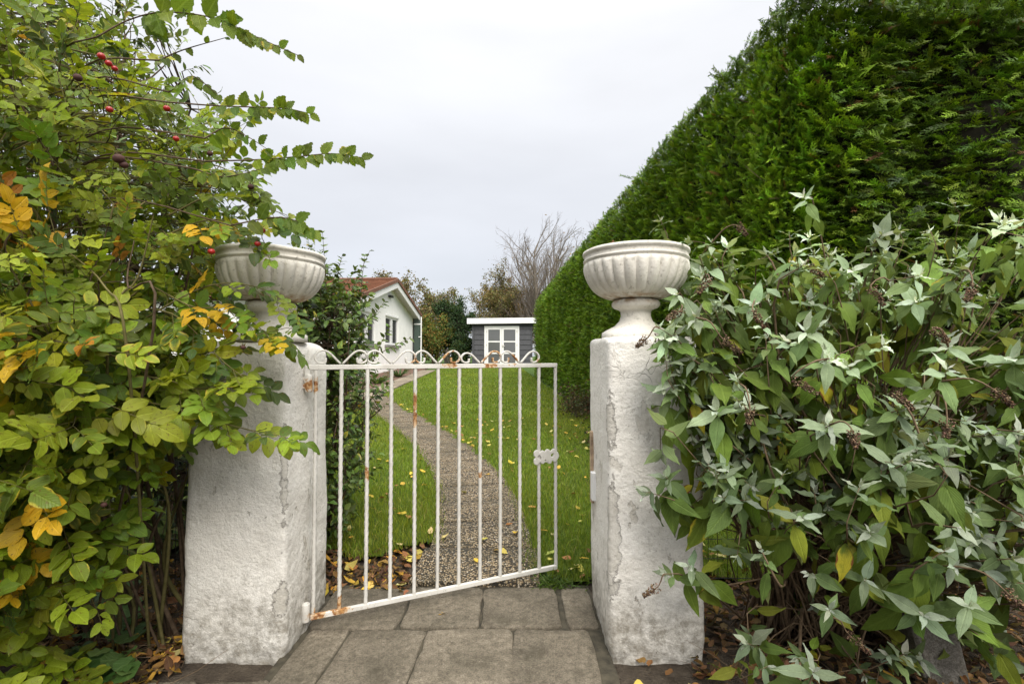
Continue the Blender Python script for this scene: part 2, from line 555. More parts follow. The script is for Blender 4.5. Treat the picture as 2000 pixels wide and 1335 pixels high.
def mat_lawn():
    k = NT('lawn_turf')
    col = k.mix(k.rng(k.noise(1.1, 5), 0.32, 0.68), (0.090, 0.135, 0.010), (0.145, 0.19, 0.018))
    col = k.mix(k.rng(k.noise(45, 5, 0.7), 0.35, 0.7, 0.0, 0.75), col, (0.032, 0.062, 0.010))
    col = k.mix(k.rng(k.noise(150, 3, 0.7), 0.6, 0.75, 0.0, 0.5), col, (0.14, 0.19, 0.035))
    h = k.noise(170, 4, 0.8)
    return k.out(col, 0.85, k.bump(h, 0.9, 0.02), 0.15)


def mat_bark(name, a, b, scale=40):
    k = NT(name)
    col = k.mix(k.rng(k.noise(scale, 5, 0.65), 0.3, 0.7), a, b)
    return k.out(col, 0.85, k.bump(k.noise(scale * 2.5, 4), 0.5, 0.003), 0.2)


M = {}
M['stucco'] = mat_stucco()
M['urn'] = mat_urn()
M['slab'] = mat_slab('worn_concrete_slab', (0.175, 0.150, 0.110), (0.33, 0.283, 0.212))
M['aggregate'] = mat_aggregate()
M['beige_slab'] = mat_slab('pale_paving', (0.27, 0.225, 0.165), (0.40, 0.335, 0.25))
M['red_slab'] = mat_slab('brick_paving', (0.13, 0.065, 0.045), (0.21, 0.115, 0.08))
M['soil'] = mat_soil()
M['lawn'] = mat_lawn()
M['blade'] = simple_leaf('grass_blade', 0.55, 0.3, 0.3)
M['rose_leaf'] = leaf_mat('rose_leaf', 0.46, 0.34, 8, 0.6, 0.15, 0.35, spots=0.7, spotcol=(0.12, 0.07, 0.018), spotscale=120)
M['elm_leaf'] = leaf_mat('elm_leaf', 0.55, 0.40, 9, 0.55, 0.12, 0.3)
M['bud_leaf'] = leaf_mat('butterfly_bush_leaf', 0.62, 0.18, 9, 0.42, 0.5, 0.25, 0.5, 0.28)
M['privet_leaf'] = leaf_mat('glossy_leaf', 0.40, 0.18, 6, 0.25, 0.3, 0.45)
M['litter'] = leaf_mat('dead_leaf', 0.7, 0.12, 7, 0.45, 0.3, 0.25)
M['herb_leaf'] = leaf_mat('herb_leaf', 0.5, 0.2, 5, 0.4, 0.3, 0.35)
M['conifer'] = simple_leaf('conifer_spray', 0.55, 0.16, 0.25)
M['far_leaf'] = simple_leaf('distant_leaf', 0.7, 0.2, 0.15)
M['bark'] = mat_bark('brown_bark', (0.055, 0.036, 0.022), (0.14, 0.10, 0.065))
M['green_bark'] = mat_bark('green_cane', (0.09, 0.085, 0.025), (0.17, 0.145, 0.06))
M['grey_bark'] = mat_bark('grey_bark', (0.12, 0.10, 0.08), (0.24, 0.205, 0.165), 15)
M['dead_twig'] = mat_bark('dead_twig', (0.10, 0.065, 0.038), (0.20, 0.145, 0.09))
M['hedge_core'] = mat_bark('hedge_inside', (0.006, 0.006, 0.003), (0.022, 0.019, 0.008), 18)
M['seed'] = simple_leaf('seed_head', 0.85, 0.05, 0.1)
M['hip'] = mat_plain('rose_hip_skin', (0.33, 0.014, 0.010), 0.3, 0.25, 60, spec=0.5)
M['hip_dead'] = mat_plain('withered_hip', (0.055, 0.020, 0.014), 0.75, 0.3, 60)
M['house_wall'] = mat_plain('white_house_render', (0.88, 0.87, 0.85), 0.85, 0.06, 3, 0.2, 50, 0.2)
M['white_trim'] = mat_plain('white_trim_paint', (0.78, 0.78, 0.77), 0.45, 0.03, 6)
M['soffit'] = mat_plain('soffit_board', (0.50, 0.48, 0.44), 0.6, 0.08, 6)
M['grey_stone'] = mat_plain('grey_sill', (0.22, 0.21, 0.20), 0.7, 0.15, 20)
M['dark_metal'] = mat_plain('dark_metal', (0.03, 0.03, 0.03), 0.5, 0.2, 20)
M['shed_board'] = mat_plain('slate_grey_board', (0.062, 0.063, 0.070), 0.6, 0.14, 9, 0.15, 60)
M['felt'] = mat_plain('roof_felt', (0.06, 0.058, 0.055), 0.9, 0.2, 20)
M['concrete'] = mat_slab('rough_concrete', (0.20, 0.185, 0.16), (0.34, 0.32, 0.28), 0.4)


def mat_glass(name, c):
    k = NT(name)
    return k.out(c, 0.04, spec=0.8)


M['glass'] = mat_glass('window_glass', (0.075, 0.075, 0.08))
M['door_glass'] = mat_glass('door_glass', (0.115, 0.118, 0.12))
M['green_glass'] = mat_glass('green_tinted_glass', (0.03, 0.055, 0.042))


def mat_roof():
    k = NT('brown_roof_tile')
    p = k.pos()
    col = k.mix(k.rng(k.noise(5, 5), 0.3, 0.7), (0.125, 0.052, 0.030), (0.235, 0.112, 0.066))
    col = k.mix(k.rng(k.noise(30, 3), 0.55, 0.7, 0.0, 0.6), col, (0.07, 0.04, 0.03))
    return k.out(col, 0.85, k.bump(k.noise(40, 3), 0.3, 0.01), 0.2)


M['roof'] = mat_roof()
M['verge'] = mat_plain('brown_verge_tile', (0.16, 0.075, 0.045), 0.8, 0.2, 8)
M['rust_plate'] = mat_plain('rusty_plate', (0.40, 0.29, 0.19), 0.85, 0.5, 26, 0.3)


# ------------------------------------------------------------------ leaf geometry
def leaf_template(profile, n=6, serr=0.0, cols=2):
    """profile(v) -> half width (0..1); returns local verts (x,y,|x|), uv, quads"""
    vs, uvs = [], []
    ts = np.linspace(0, 1, n + 1)
    for i, t in enumerate(ts):
        w = max(profile(t), 0.02)
        if serr and 0 < i < n:
            w *= 1 + serr * (1 if i % 2 else -1)
        for sx in (-1, 0, 1):
            vs.append((sx * w, t - (serr * 0.12 if (serr and sx and i % 2 == 0) else 0), 1.0 if sx else 0.0))
            uvs.append((0.5 + 0.5 * sx * min(1, w * 1.02 + 0.0), t))
    q = []
    for i in range(n):
        a = i * 3
        q += [(a, a + 1, a + 4, a + 3), (a + 1, a + 2, a + 5, a + 4)]
    return np.array(vs), np.array(uvs), np.array(q)


OBOVATE = leaf_template(lambda t: (math.sin(math.pi * min(1, t ** 0.85 * 0.985 + 0.01)) ** 0.62), 6)
ELM = leaf_template(lambda t: (math.sin(math.pi * min(1, t ** 0.8)) ** 0.8 * (1.04 - 0.12 * t)), 12, 0.10)
LANCE = leaf_template(lambda t: (math.sin(math.pi * min(1, t ** 0.72)) ** 1.15), 7)
OVATE4 = leaf_template(lambda t: (math.sin(math.pi * min(1, t ** 0.75)) ** 0.85), 4)
LANCE3 = leaf_template(lambda t: (math.sin(math.pi * min(1, t ** 0.8)) ** 1.0), 3)


def round_template(n=18):
    vs, uvs = [(0, 0.45, 0)], [(0.5, 0.45)]
    for i in range(n):
        a = 2 * math.pi * i / n - math.pi / 2
        r = 0.52 + 0.035 * math.cos(i * math.pi)
        if i == 0: r = 0.1
        vs.append((2 * r * math.cos(a) * 1.0, 0.5 + r * math.sin(a), 0.25 * abs(math.sin(a * 2.5)) + 0.3))
        uvs.append((0.5 + 0.5 * math.cos(a), 0.5 + 0.5 * math.sin(a)))
    t = [(0, 1 + i, 1 + (i + 1) % n) for i in range(n)]
    return np.array(vs), np.array(uvs), np.array(t)


ROUND = round_template()


class Leaves:
    def __init__(s, tpl):
        s.tpl = tpl
        s.a = {k: [] for k in ('O', 'D', 'N', 'L', 'W', 'curl', 'fold', 'col', 'age')}

    def add(s, O, D, N, L, W, col, curl=0.15, fold=0.25, age=0.0):
        O = np.atleast_2d(np.asarray(O, float)); k = len(O)
        f = lambda x, d: np.broadcast_to(np.asarray(x, float), (k, 3) if d == 3 else (k,))
        for key, x, d in (('O', O, 3), ('D', D, 3), ('N', N, 3), ('L', L, 1), ('W', W, 1), ('curl', curl, 1), ('fold', fold, 1), ('col', col, 3), ('age', age, 1)):
            s.a[key].append(np.array(f(x, d)))

    def arrays(s):
        return {k: np.concatenate(v) for k, v in s.a.items()}

    def verts(s):
        a = s.arrays()
        D = unit(a['D'])
        X = unit(np.cross(D, a['N']))
        N = np.cross(X, D)
        t = s.tpl[0]
        k = len(D)
        x = t[None, :, 0] * a['W'][:, None]
        y = t[None, :, 1] * a['L'][:, None]
        rip = RNG.normal(0, 0.035, (k, len(t))) * a['L'][:, None] * (t[None, :, 2] > 0)
        z = np.abs(x) * a['fold'][:, None] - a['curl'][:, None] * t[None, :, 1] ** 2 * a['L'][:, None] + rip
        V = a['O'][:, None, :] + x[..., None] * X[:, None, :] + y[..., None] * D[:, None, :] + z[..., None] * N[:, None, :]
        return V, a


def emit_leaves(root, L, mat, n_ind=300, stuff='foliage', leafname='leaf', dmax=9.0):
    """the leaves that show largest become parts of their own, the rest one stuff part"""
    V, a = L.verts()
    k, nv, _ = V.shape
    uv, F = L.tpl[1], L.tpl[2]
    px, py, dd = proj(V)
    cx, cy, cd = px.mean(1), py.mean(1), dd.mean(1)
    infr = (cx > 5) & (cx < 1995) & (cy > 5) & (cy < 1330) & (V[:, :, 1].min(1) > 0.3) & (cd < dmax)
    # projected area through the faces
    f = F
    A2 = np.zeros(k)
    for i in range(f.shape[1]):
        j = (i + 1) % f.shape[1]
        A2 = A2 + np.abs(0) + (px[:, f[:, i]] * py[:, f[:, j]] - px[:, f[:, j]] * py[:, f[:, i]]).sum(1)
    area = np.abs(A2) / 2
    gx, gy = (cx // 14).astype(int), (cy // 14).astype(int)
    key = gx * 1000 + gy
    near = {}
    for q in np.where(infr)[0]:
        if cd[q] < near.get(key[q], 99): near[key[q]] = cd[q]
    vis = np.array([infr[q] and cd[q] < near.get(key[q], 99) + 0.06 for q in range(k)])
    order = np.argsort(-(area * vis))
    ind = [q for q in order[:n_ind] if vis[q] and area[q] > 50]
    indset = np.zeros(k, bool); indset[ind] = True
    pw = wloc(root)
    for q in ind:
        c = np.tile(a['col'][q], (nv, 1))
        o = bpy.data.objects.new(leafname, mesh(leafname, V[q] - a['O'][q], F, mat, col=c, uv=uv, age=np.full(nv, a['age'][q]), smooth=True))
        o.location = tuple(a['O'][q] - pw)
        o.parent = root
        COL.objects.link(o)
    rest = np.where(~indset)[0]
    if len(rest):
        R = V[rest]
        FF = (F[None] + (np.arange(len(rest)) * nv)[:, None, None]).reshape(-1, F.shape[1])
        o = mk(stuff, R.reshape(-1, 3), FF, mat, root, col=np.repeat(a['col'][rest], nv, 0), uv=np.tile(uv, (len(rest), 1)), age=np.repeat(a['age'][rest], nv), smooth=True)
        o['kind'] = 'stuff'
    return len(ind), k


def in_ellipsoids(ells, n, bias=2.2):
    """n points in a union of ellipsoids, biased to the outside; returns points and outward directions"""
    ells = np.array(ells, float)
    vol = ells[:, 3] * ells[:, 4] * ells[:, 5]
    w = ells[:, 6] if ells.shape[1] > 6 else np.ones(len(ells))
    p = vol ** 0.75 * w
    i = RNG.choice(len(ells), n, p=p / p.sum())
    d = unit(RNG.normal(size=(n, 3)))
    r = RNG.random(n) ** (1 / (3 * bias / 2))
    pts = ells[i, :3] + d * r[:, None] * ells[i, 3:6]
    out = unit(d / ells[i, 3:6])
    return pts, out


def jitter(c, n, amt=0.25):
    c = np.asarray(c, float)
    return np.clip(c * (1 + RNG.normal(0, amt, (n, 1))) * (1 + RNG.normal(0, amt * 0.3, (n, 3))), 0.004, 0.85)


def palette(n, items):
    """items: (weight, colour, jitter)"""
    w = np.array([i[0] for i in items], float)
    k = RNG.choice(len(items), n, p=w / w.sum())
    out = np.zeros((n, 3))
    for j, it in enumerate(items):
        q = k == j
        if q.any(): out[q] = jitter(it[1], q.sum(), it[2])
    return out


# ------------------------------------------------------------------ STRUCTURE: ground, lawn, path, paving
def grid_sheet(xs, ys, zf):
    X, Y = np.meshgrid(xs, ys)
    Z = zf(X, Y)
    V = np.stack([X, Y, Z], -1).reshape(-1, 3)
    nx, ny = len(xs), len(ys)
    i = np.arange(nx * ny).reshape(ny, nx)
    F = np.stack([i[:-1, :-1], i[:-1, 1:], i[1:, 1:], i[1:, :-1]], -1).reshape(-1, 4)
    return V, F


def soil_z(X, Y):
    b = np.zeros(X.shape)
    for j in range(X.shape[0]):
        for i in range(X.shape[1]):
            x, y = X[j, i], Y[j, i]
            if abs(x) < 4 and 0 < y < 4:
                b[j, i] = 0.02 * mnoise.fractal(Vector((x * 3, y * 3, 0)), 1.0, 2.0, 4)
    return tz(Y) - 0.035 + np.minimum(b, 0.012)


xs = np.concatenate([[-400, -120, -40, -15, -8], np.linspace(-5, 5, 81), [8, 15, 40, 120, 400]])
ys = np.concatenate([[-300, -60, -10, -2], np.linspace(0, 4, 41), np.linspace(4.5, 24, 30), [30, 45, 80, 200, 600]])
V, F = grid_sheet(xs, ys, soil_z)
ground = mk('ground', V, F, M['soil'], smooth=True)
tag(ground, kind='structure')

# centre line and half width of the exposed-aggregate path
PATH = np.array([(-0.20, 2.58), (-0.195, 3.2), (-0.30, 4.05), (-0.55, 5.0), (-0.98, 6.15), (-1.64, 7.55), (-2.38, 9.0), (-3.0, 10.6)])
PC = curve(np.c_[PATH, np.zeros(len(PATH))], 400)[:, :2]


def path_dist(x, y):
    q = np.stack([x, y], -1).reshape(-1, 2)
    d = np.full(len(q), 9.0)
    for k in range(0, len(q), 20000):
        d[k:k + 20000] = np.sqrt(((q[k:k + 20000, None, :] - PC[None, ::4, :]) ** 2).sum(-1)).min(1)
    return d.reshape(np.shape(x))


HALF = 0.315


def hedge_x(y):
    return 1.94 - 0.0737 * np.asarray(y, float)


def lawn_left(y):
    return np.where(y < 9.5, -3.2, -2.86)


def lawn_front(x):
    """front edge of the turf: later on the left where the leaf-strewn bed lies"""
    return np.where(x < -0.2, 2.98 + 0.10 * np.sin(x * 9), 2.66 + 0.05 * np.sin(x * 14))


lx = np.linspace(-3.4, 1.75, 120)
ly = np.concatenate([np.linspace(2.6, 6, 70), np.linspace(6.2, 22.2, 70)])
X, Y = np.meshgrid(lx, ly)
V, F = grid_sheet(lx, ly, lambda X, Y: tz(Y) + 0.012)
c = V[F].mean(1)
keep = (c[:, 1] > lawn_front(c[:, 0])) & (c[:, 0] < hedge_x(c[:, 1]) - 0.12 + 0.05 * np.sin(c[:, 1] * 5)) & (c[:, 0] > lawn_left(c[:, 1]))
keep &= path_dist(c[:, 0], c[:, 1]) > HALF - 0.05
F = F[keep]
used = np.unique(F); remap = -np.ones(len(V), int); remap[used] = np.arange(len(used))
lawn = mk('lawn', V[used], remap[F], M['lawn'], smooth=True)
tag(lawn, kind='structure')

# grass blades
def grass(n, x0, x1, y0, y1, hmin, hmax, wid, pw=1.0, full=True):
    x = RNG.uniform(x0, x1, n); y = y0 + (y1 - y0) * RNG.random(n) ** pw
    k = (y > lawn_front(x) - 0.03) & (x < hedge_x(y) - 0.10) & (x > lawn_left(y)) & (path_dist(x, y) > HALF - 0.015 - 0.075 * RNG.random(n) ** 3)
    x, y = x[k], y[k]; n = len(x)
    h = RNG.uniform(hmin, hmax, n) * (0.75 + 0.5 * RNG.random(n))
    a = RNG.uniform(0, 2 * math.pi, n)
    lean = RNG.uniform(0.1, 0.95, n) * h
    w = wid * RNG.uniform(0.7, 1.3, n)
    z = tz(y) + 0.008
    ca, sa = np.cos(a), np.sin(a)
    b = RNG.uniform(0, 2 * math.pi, n)
    p0 = np.stack([x - ca * w, y - sa * w, z], -1)
    p1 = np.stack([x + ca * w, y + sa * w, z], -1)
    mx, my, mz = x + np.cos(b) * lean * 0.35, y + np.sin(b) * lean * 0.35, z + h * 0.62
    p2 = np.stack([mx + ca * w * 0.8, my + sa * w * 0.8, mz], -1)
    p3 = np.stack([mx - ca * w * 0.8, my - sa * w * 0.8, mz], -1)
    tip = np.stack([x + np.cos(b) * lean, y + np.sin(b) * lean, z + h * 0.92], -1)
    V = np.stack([p0, p1, p2, p3, tip], 1)
    i = np.arange(n)[:, None] * 5
    Q = i + np.array([[0, 1, 2, 3]])
    T = i + np.array([[3, 2, 4]])
    col = palette(n, [(5, (0.138, 0.203, 0.016), 0.2), (3, (0.185, 0.245, 0.022), 0.18), (2, (0.070, 0.130, 0.014), 0.2), (0.6, (0.28, 0.27, 0.08), 0.2)])
    # broad patches of lusher and paler turf
    pat = np.array([mnoise.noise(Vector((float(q), float(r), 3.0))) for q, r in zip(x * 1.3, y * 1.3)])
    pat2 = np.array([mnoise.noise(Vector((float(q), float(r), 9.0))) for q, r in zip(x * 0.55, y * 0.4)])
    col = col * (1 + 0.30 * pat[:, None]) * (1 + np.clip(pat2, 0, 1)[:, None] * np.array([0.40, 0.12, 0.15]))
    return V.reshape(-1, 3), Q, T, np.repeat(col, 5, 0)


parts = [grass(42000, -2.0, 1.75, 2.6, 4.2, 0.030, 0.062, 0.0016), grass(60000, -3.0, 1.7, 4.2, 8.0, 0.028, 0.055, 0.0024), grass(60000, -3.1, 1.4, 8.0, 22.0, 0.030, 0.05, 0.005, 1.25)]
Vs, Qs, Ts, Cs, n = [], [], [], [], 0
for v, q, t, cc in parts:
    Vs.append(v); Qs.append(q + n); Ts.append(t + n); Cs.append(cc); n += len(v)
g = mk('grass', np.vstack(Vs), [np.vstack(Qs), np.vstack(Ts)], M['blade'], col=np.vstack(Cs))
tag(g, 'short green lawn grass growing either side of the gravel path', 'grass', kind='stuff')

# exposed aggregate path, tile by tile
garden_path = bpy.data.objects.new('garden_path', None)
COL.objects.link(garden_path)
tag(garden_path, kind='structure')
seg = np.r_[0, np.cumsum(np.linalg.norm(np.diff(PC, axis=0), axis=1))]
total = seg[-1]
TL = 0.42
nt = int(total / TL)
for i in range(nt):
    s0, s1 = i * TL + 0.004, (i + 1) * TL - 0.004
    ss = np.linspace(s0, s1, 6)
    cx, cy = np.interp(ss, seg, PC[:, 0]), np.interp(ss, seg, PC[:, 1])
    tx, ty = np.interp(ss + 0.01, seg, PC[:, 0]) - np.interp(ss - 0.01, seg, PC[:, 0]), np.interp(ss + 0.01, seg, PC[:, 1]) - np.interp(ss - 0.01, seg, PC[:, 1])
    ln = np.hypot(tx, ty); nx, ny = ty / ln, -tx / ln
    hw = HALF + (0.03 if i == 0 else 0.0)
    rows = []
    dz = random.uniform(-0.003, 0.003)
    for k in range(6):
        for f, zz in ((-1, -0.05), (-1, 0.0), (-0.98, 0.006), (0.98, 0.006), (1, 0.0), (1, -0.05)):
            rows.append((cx[k] + nx[k] * hw * f, cy[k] + ny[k] * hw * f, float(tz(cy[k])) + 0.012 + zz + dz))
    V = np.array(rows); idx = np.arange(36).reshape(6, 6)
    Q = np.stack([idx[:-1, :-1], idx[:-1, 1:], idx[1:, 1:], idx[1:, :-1]], -1).reshape(-1, 4)
    Q = np.vstack([Q, [[0, 5, 4, 1], [1, 4, 3, 2], [30, 31, 34, 35], [31, 32, 33, 34]]])
    mk('path_tile', V, Q, M['aggregate'], garden_path)

# straight pale path along the house and the brick terrace
house_path = bpy.data.objects.new('house_path', None); COL.objects.link(house_path); tag(house_path, kind='structure')
y = 10.2
while y < 18.4:
    l = 0.55
    box_obj('paving_slab', (-3.42, y + 0.006, 0), (-2.90 + random.uniform(-0.01, 0.01), y + l - 0.006, 0.05), M['beige_slab'], house_path, 0.006, fn=lambda c: (c[0], c[1], c[2] + float(tz(c[1])) - 0.015))
    y += l
terrace = box_obj('terrace', (-4.75, 10.6, 0), (-3.45, 21.0, 0.05), M['red_slab'], None, 0.0, fn=lambda c: (c[0], c[1], c[2] + float(tz(c[1])) - 0.02))
tag(terrace, kind='structure')

# concrete slabs at the gate, each with its own worn outline
pavement = bpy.data.objects.new('pavement', None); COL.objects.link(pavement); tag(pavement, kind='structure')


def slab(poly, h=0.0, tilt=0.0, mat=None):
    """slab from plan corners (counter-clockwise), worn edges, rounded arris, uneven top"""
    poly = [np.array(p, float) for p in poly]
    outline = []
    n = len(poly)
    for i in range(n):
        a, b = poly[i], poly[(i + 1) % n]
        for t in np.linspace(0.05, 0.95, 6):
            outline.append(a + (b - a) * t + RNG.normal(0, 0.0030, 2))
    o = np.array(outline); c = o.mean(0)
    k = len(o)
    rings = []
    for inset, z in ((0.0, -0.07), (0.0, -0.010), (0.0015, -0.003), (0.006, 0.0), (0.05, 0.001)):
        r = c + (o - c) * (1 - inset / np.linalg.norm(o - c, axis=1, keepdims=True))
        zz = h + z + tilt * (r[:, 0] - c[0]) + RNG.normal(0, 0.0008, k)
        rings.append(np.c_[r, zz])
    V = np.vstack(rings + [np.array([[c[0], c[1], h + 0.0015]])])
    idx = np.arange(5 * k).reshape(5, k)
    Q = np.stack([idx[:-1], np.roll(idx[:-1], -1, 1), np.roll(idx[1:], -1, 1), idx[1:]], -1).reshape(-1, 4)
    T = np.stack([idx[4], np.roll(idx[4], -1), np.full(k, 5 * k)], -1)
    return mk('paving_slab', V, [Q, T], mat or M['slab'], pavement)


g_ = 0.002
rows = [
    (2.176, 2.548, [(-0.905, -0.508), (-0.498, -0.148), (-0.143, 0.222), (0.248, 0.388)]),
    (1.80, 2.172, [(-0.88, -0.708), (-0.703, -0.370), (-0.365, 0.004), (0.006, 0.338)]),
    (1.42, 1.790, [(-0.90, -0.62), (-0.61, -0.26), (-0.25, 0.10), (0.11, 0.36)]),
]
for j, (y0, y1, cells) in enumerate(rows):
    for x0, x1 in cells:
        sk = 0.02 * (j == 1)
        slab([(x0 - sk + g_, y0 + g_), (x1 - sk * (x1 < 0) + g_ * 0 - g_, y0 + g_), (x1 - g_, y1 - g_), (x0 + g_, y1 - g_)], RNG.normal(0.004, 0.002), RNG.normal(0, 0.006))
for x0, x1 in ((-1.42, -1.16), (-1.15, -0.90)):
    slab([(x0, 1.50), (x1 - g_, 1.50), (x1 - g_, 1.845), (x0, 1.835)], -0.004, 0.01)
for x0, x1 in ((0.40, 0.75), (0.76, 1.12)):
    slab([(x0, 1.40), (x1 - g_, 1.40), (x1 - g_, 1.755), (x0, 1.76)], -0.016, 0.0)
# moss and soil fill in the joints
mv = []
V, F = grid_sheet(np.linspace(-0.93, 0.40, 60), np.linspace(1.38, 2.6, 50), lambda X, Y: -0.006 + 0.004 * np.sin(X * 37) * np.sin(Y * 41))
jf = mk('joint_fill', V, F, mat_plain('joint_soil', (0.052, 0.045, 0.030), 0.95, 0.5, 25, 0.6, 120), pavement)
jf['kind'] = 'stuff'


# ------------------------------------------------------------------ STRUCTURE: gate pillars
def pillar(cx, cy, sx, sy, h, taper, seed, label, dome, sh):
    root = thing('gate_pillar', (cx, cy, -0.03), label, 'gate pillar', 'white gate pillars either side of the gate')
    SH = sh
    nz_, nr = 84, 132
    rings = []
    zs = np.concatenate([np.linspace(-0.05, h - SH, nz_ - 14), h - SH + SH * np.sin(np.linspace(0.08, math.pi / 2, 14))])
    for z in zs:
        f = 1 - taper * z / h
        up = max(0.0, (z - (h - SH)) / SH)
        shr = (1 - math.sqrt(max(0, 1 - up * up))) * SH * 0.9
        a, b = sx / 2 * f - shr, sy / 2 * f - shr
        r = 0.024 + 0.05 * up + 0.008 * mnoise.noise(Vector((seed, 0, z * 3)))
        ring = []
        # rounded rectangle walked by arc length, starting mid-side
        L1, L2, La = 2 * (a - r), 2 * (b - r), math.pi / 2 * r
        per = 2 * L1 + 2 * L2 + 4 * La
        for i in range(nr):
            u = per * i / nr
            done = False
            for (ln_, kind_, px0, py0, dx_, dy_) in ((L2, 0, a, -(b - r), 0, 1), (La, 1, a - r, b - r, 0, 0), (L1, 0, a - r, b, -1, 0), (La, 1, -(a - r), b - r, 1, 0), (L2, 0, -a, b - r, 0, -1), (La, 1, -(a - r), -(b - r), 2, 0), (L1, 0, -(a - r), -b, 1, 0), (La, 1, a - r, -(b - r), 3, 0)):
                if u <= ln_ or (kind_ == 1 and dx_ == 3):
                    if kind_ == 0:
                        x, y = px0 + dx_ * u, py0 + dy_ * u
                        nrm = Vector((-0.0 + dy_, -dx_, 0)) if True else None
                    else:
                        t = dx_ * math.pi / 2 + u / r
                        x, y = px0 + r * math.cos(t), py0 + r * math.sin(t)
                        nrm = Vector((math.cos(t), math.sin(t), 0))
                    break
                u -= ln_
            p = Vector((x * 3.2 + seed, y * 3.2, z * 2.6))
            d = 0.0080 * mnoise.fractal(p, 1.0, 2.0, 3) + 0.0020 * mnoise.fractal(p * 5.5, 0.9, 2.0, 3) + 0.0010 * mnoise.noise(p * 28)
            if z < 0.05: d -= 0.012 * (0.05 - z) / 0.1 * (1 + mnoise.noise(p * 8))
            ring.append((cx + x + nrm.x * d, cy + y + nrm.y * d, z + (0.006 * mnoise.noise(p * 4) if z > h - 0.05 else 0)))
        rings.append(ring)
    # top closes as a shallow dome
    last = np.array(rings[-1])
    for q in (0.75, 0.5, 0.25):
        r = last.copy(); r[:, :2] = np.array([cx, cy]) + (last[:, :2] - [cx, cy]) * q
        r[:, 2] = h + dome * (1 - q ** 2)
        rings.append(r)
    V = np.vstack([np.array(r) for r in rings] + [np.array([[cx, cy, h + dome]])])
    m = len(rings); idx = np.arange(m * nr).reshape(m, nr)
    Q = np.stack([idx[:-1], np.roll(idx[:-1], -1, 1), np.roll(idx[1:], -1, 1), idx[1:]], -1).reshape(-1, 4)
    T = np.stack([idx[-1], np.roll(idx[-1], -1), np.full(nr, m * nr)], -1)
    mk('shaft', V, [Q, T], M['stucco'], root, smooth=True)
    return root


PL, PR = (-1.118, 2.205), (0.583, 2.205)
pil_l = pillar(PL[0], PL[1], 0.420, 0.455, 1.262, 0.045, 3.1, 'white rendered gate pillar half hidden by the rose bush, carrying the gate hinges', 0.02, 0.055)
pil_r = pillar(PR[0], PR[1], 0.385, 0.455, 1.280, -0.01, 9.7, 'white rendered gate pillar beside the grey-leaved butterfly bush, with a rusty latch strip', 0.014, 0.026)


def lathe(prof, cx, cy, n=64, flute=None):
    rings = []
    for (r, z, fl) in prof:
        a = np.arange(n) / n * 2 * math.pi
        rr = np.full(n, r)
        if fl > 0:
            rr = r * (1 + fl * (np.abs(np.sin(a * flute / 2)) ** 0.75 - 0.65))
        rings.append(np.stack([cx + rr * np.cos(a), cy + rr * np.sin(a), np.full(n, z)], -1))
    V = np.vstack(rings); m = len(rings)
    idx = np.arange(m * n).reshape(m, n)
    Q = np.stack([idx[:-1], np.roll(idx[:-1], -1, 1), np.roll(idx[1:], -1, 1), idx[1:]], -1).reshape(-1, 4)
    return V, Q


def urn(cx, cy, z0, R, label):
    root = thing('urn', (cx, cy, z0), label, 'urn', 'fluted planter urns on the gate pillars')
    # turned foot: square-ish flare, waist, collar
    foot = [(0.0, z0 - 0.02, 0), (0.150, z0 - 0.02, 0), (0.148, z0 + 0.010, 0), (0.128, z0 + 0.022, 0), (0.092, z0 + 0.040, 0), (0.072, z0 + 0.062, 0), (0.064, z0 + 0.085, 0), (0.066, z0 + 0.104, 0),
            (0.074, z0 + 0.112, 0), (0.096, z0 + 0.120, 0), (0.104, z0 + 0.130, 0), (0.104, z0 + 0.143, 0), (0.096, z0 + 0.152, 0), (0.080, z0 + 0.158, 0), (0.0, z0 + 0.158, 0)]
    V, Q = lathe(foot, cx, cy, 48)
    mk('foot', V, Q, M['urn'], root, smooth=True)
    zb = z0 + 0.158
    H = 0.21
    prof = [(0.0, zb + 0.001, 0), (0.070, zb + 0.001, 0.0)]
    for t in np.linspace(0.02, 1, 16):
        ang = t * math.pi / 2
        r = 0.085 + (R * 0.975 - 0.085) * math.sin(ang) ** 0.92
        z = zb + (H - 0.055) * (1 - math.cos(ang)) ** 0.95
        fl = 0.060 * (1 - max(0, (t - 0.90) / 0.10)) * min(1, t * 2.5 + 0.25)
        prof.append((r, z, fl))
    zt = zb + H - 0.055
    prof += [(R * 0.955, zt + 0.004, 0), (R * 0.955, zt + 0.008, 0), (R * 0.985, zt + 0.012, 0), (R * 0.985, zt + 0.018, 0), (R * 0.965, zt + 0.022, 0), (R * 0.968, zt + 0.038, 0),
             (R * 0.995, zt + 0.042, 0), (R, zt + 0.047, 0), (R * 0.995, zt + 0.054, 0), (R * 0.97, zt + 0.057, 0), (R * 0.93, zt + 0.055, 0), (R * 0.90, zt + 0.03, 0), (R * 0.88, zt + 0.015, 0)]
    V, Q = lathe(prof, cx, cy, 224, 28)
    # cast, not turned: a little out of true
    V = V + np.array([[0.002 * mnoise.noise(Vector(p * 9)), 0.002 * mnoise.noise(Vector(p * 9 + 5)), 0.002 * mnoise.noise(Vector(p * 7 + 9))] for p in V])
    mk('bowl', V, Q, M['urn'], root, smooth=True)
    V, Q = lathe([(R * 0.89, zt + 0.020, 0), (R * 0.5, zt + 0.032, 0), (0.0, zt + 0.038, 0)], cx, cy, 40)
    mk('potting_soil', V, Q, M['soil'], root, smooth=True)
    return root, zt + 0.055


urn_l, zl = urn(-1.065, 2.15, 1.282, 0.222, 'weathered white fluted urn on the left pillar, rose leaves hanging across it')
urn_r, zr = urn(0.548, 2.15, 1.292, 0.232, 'white fluted urn with a rusty foot joint, standing clear beside the butterfly bush')
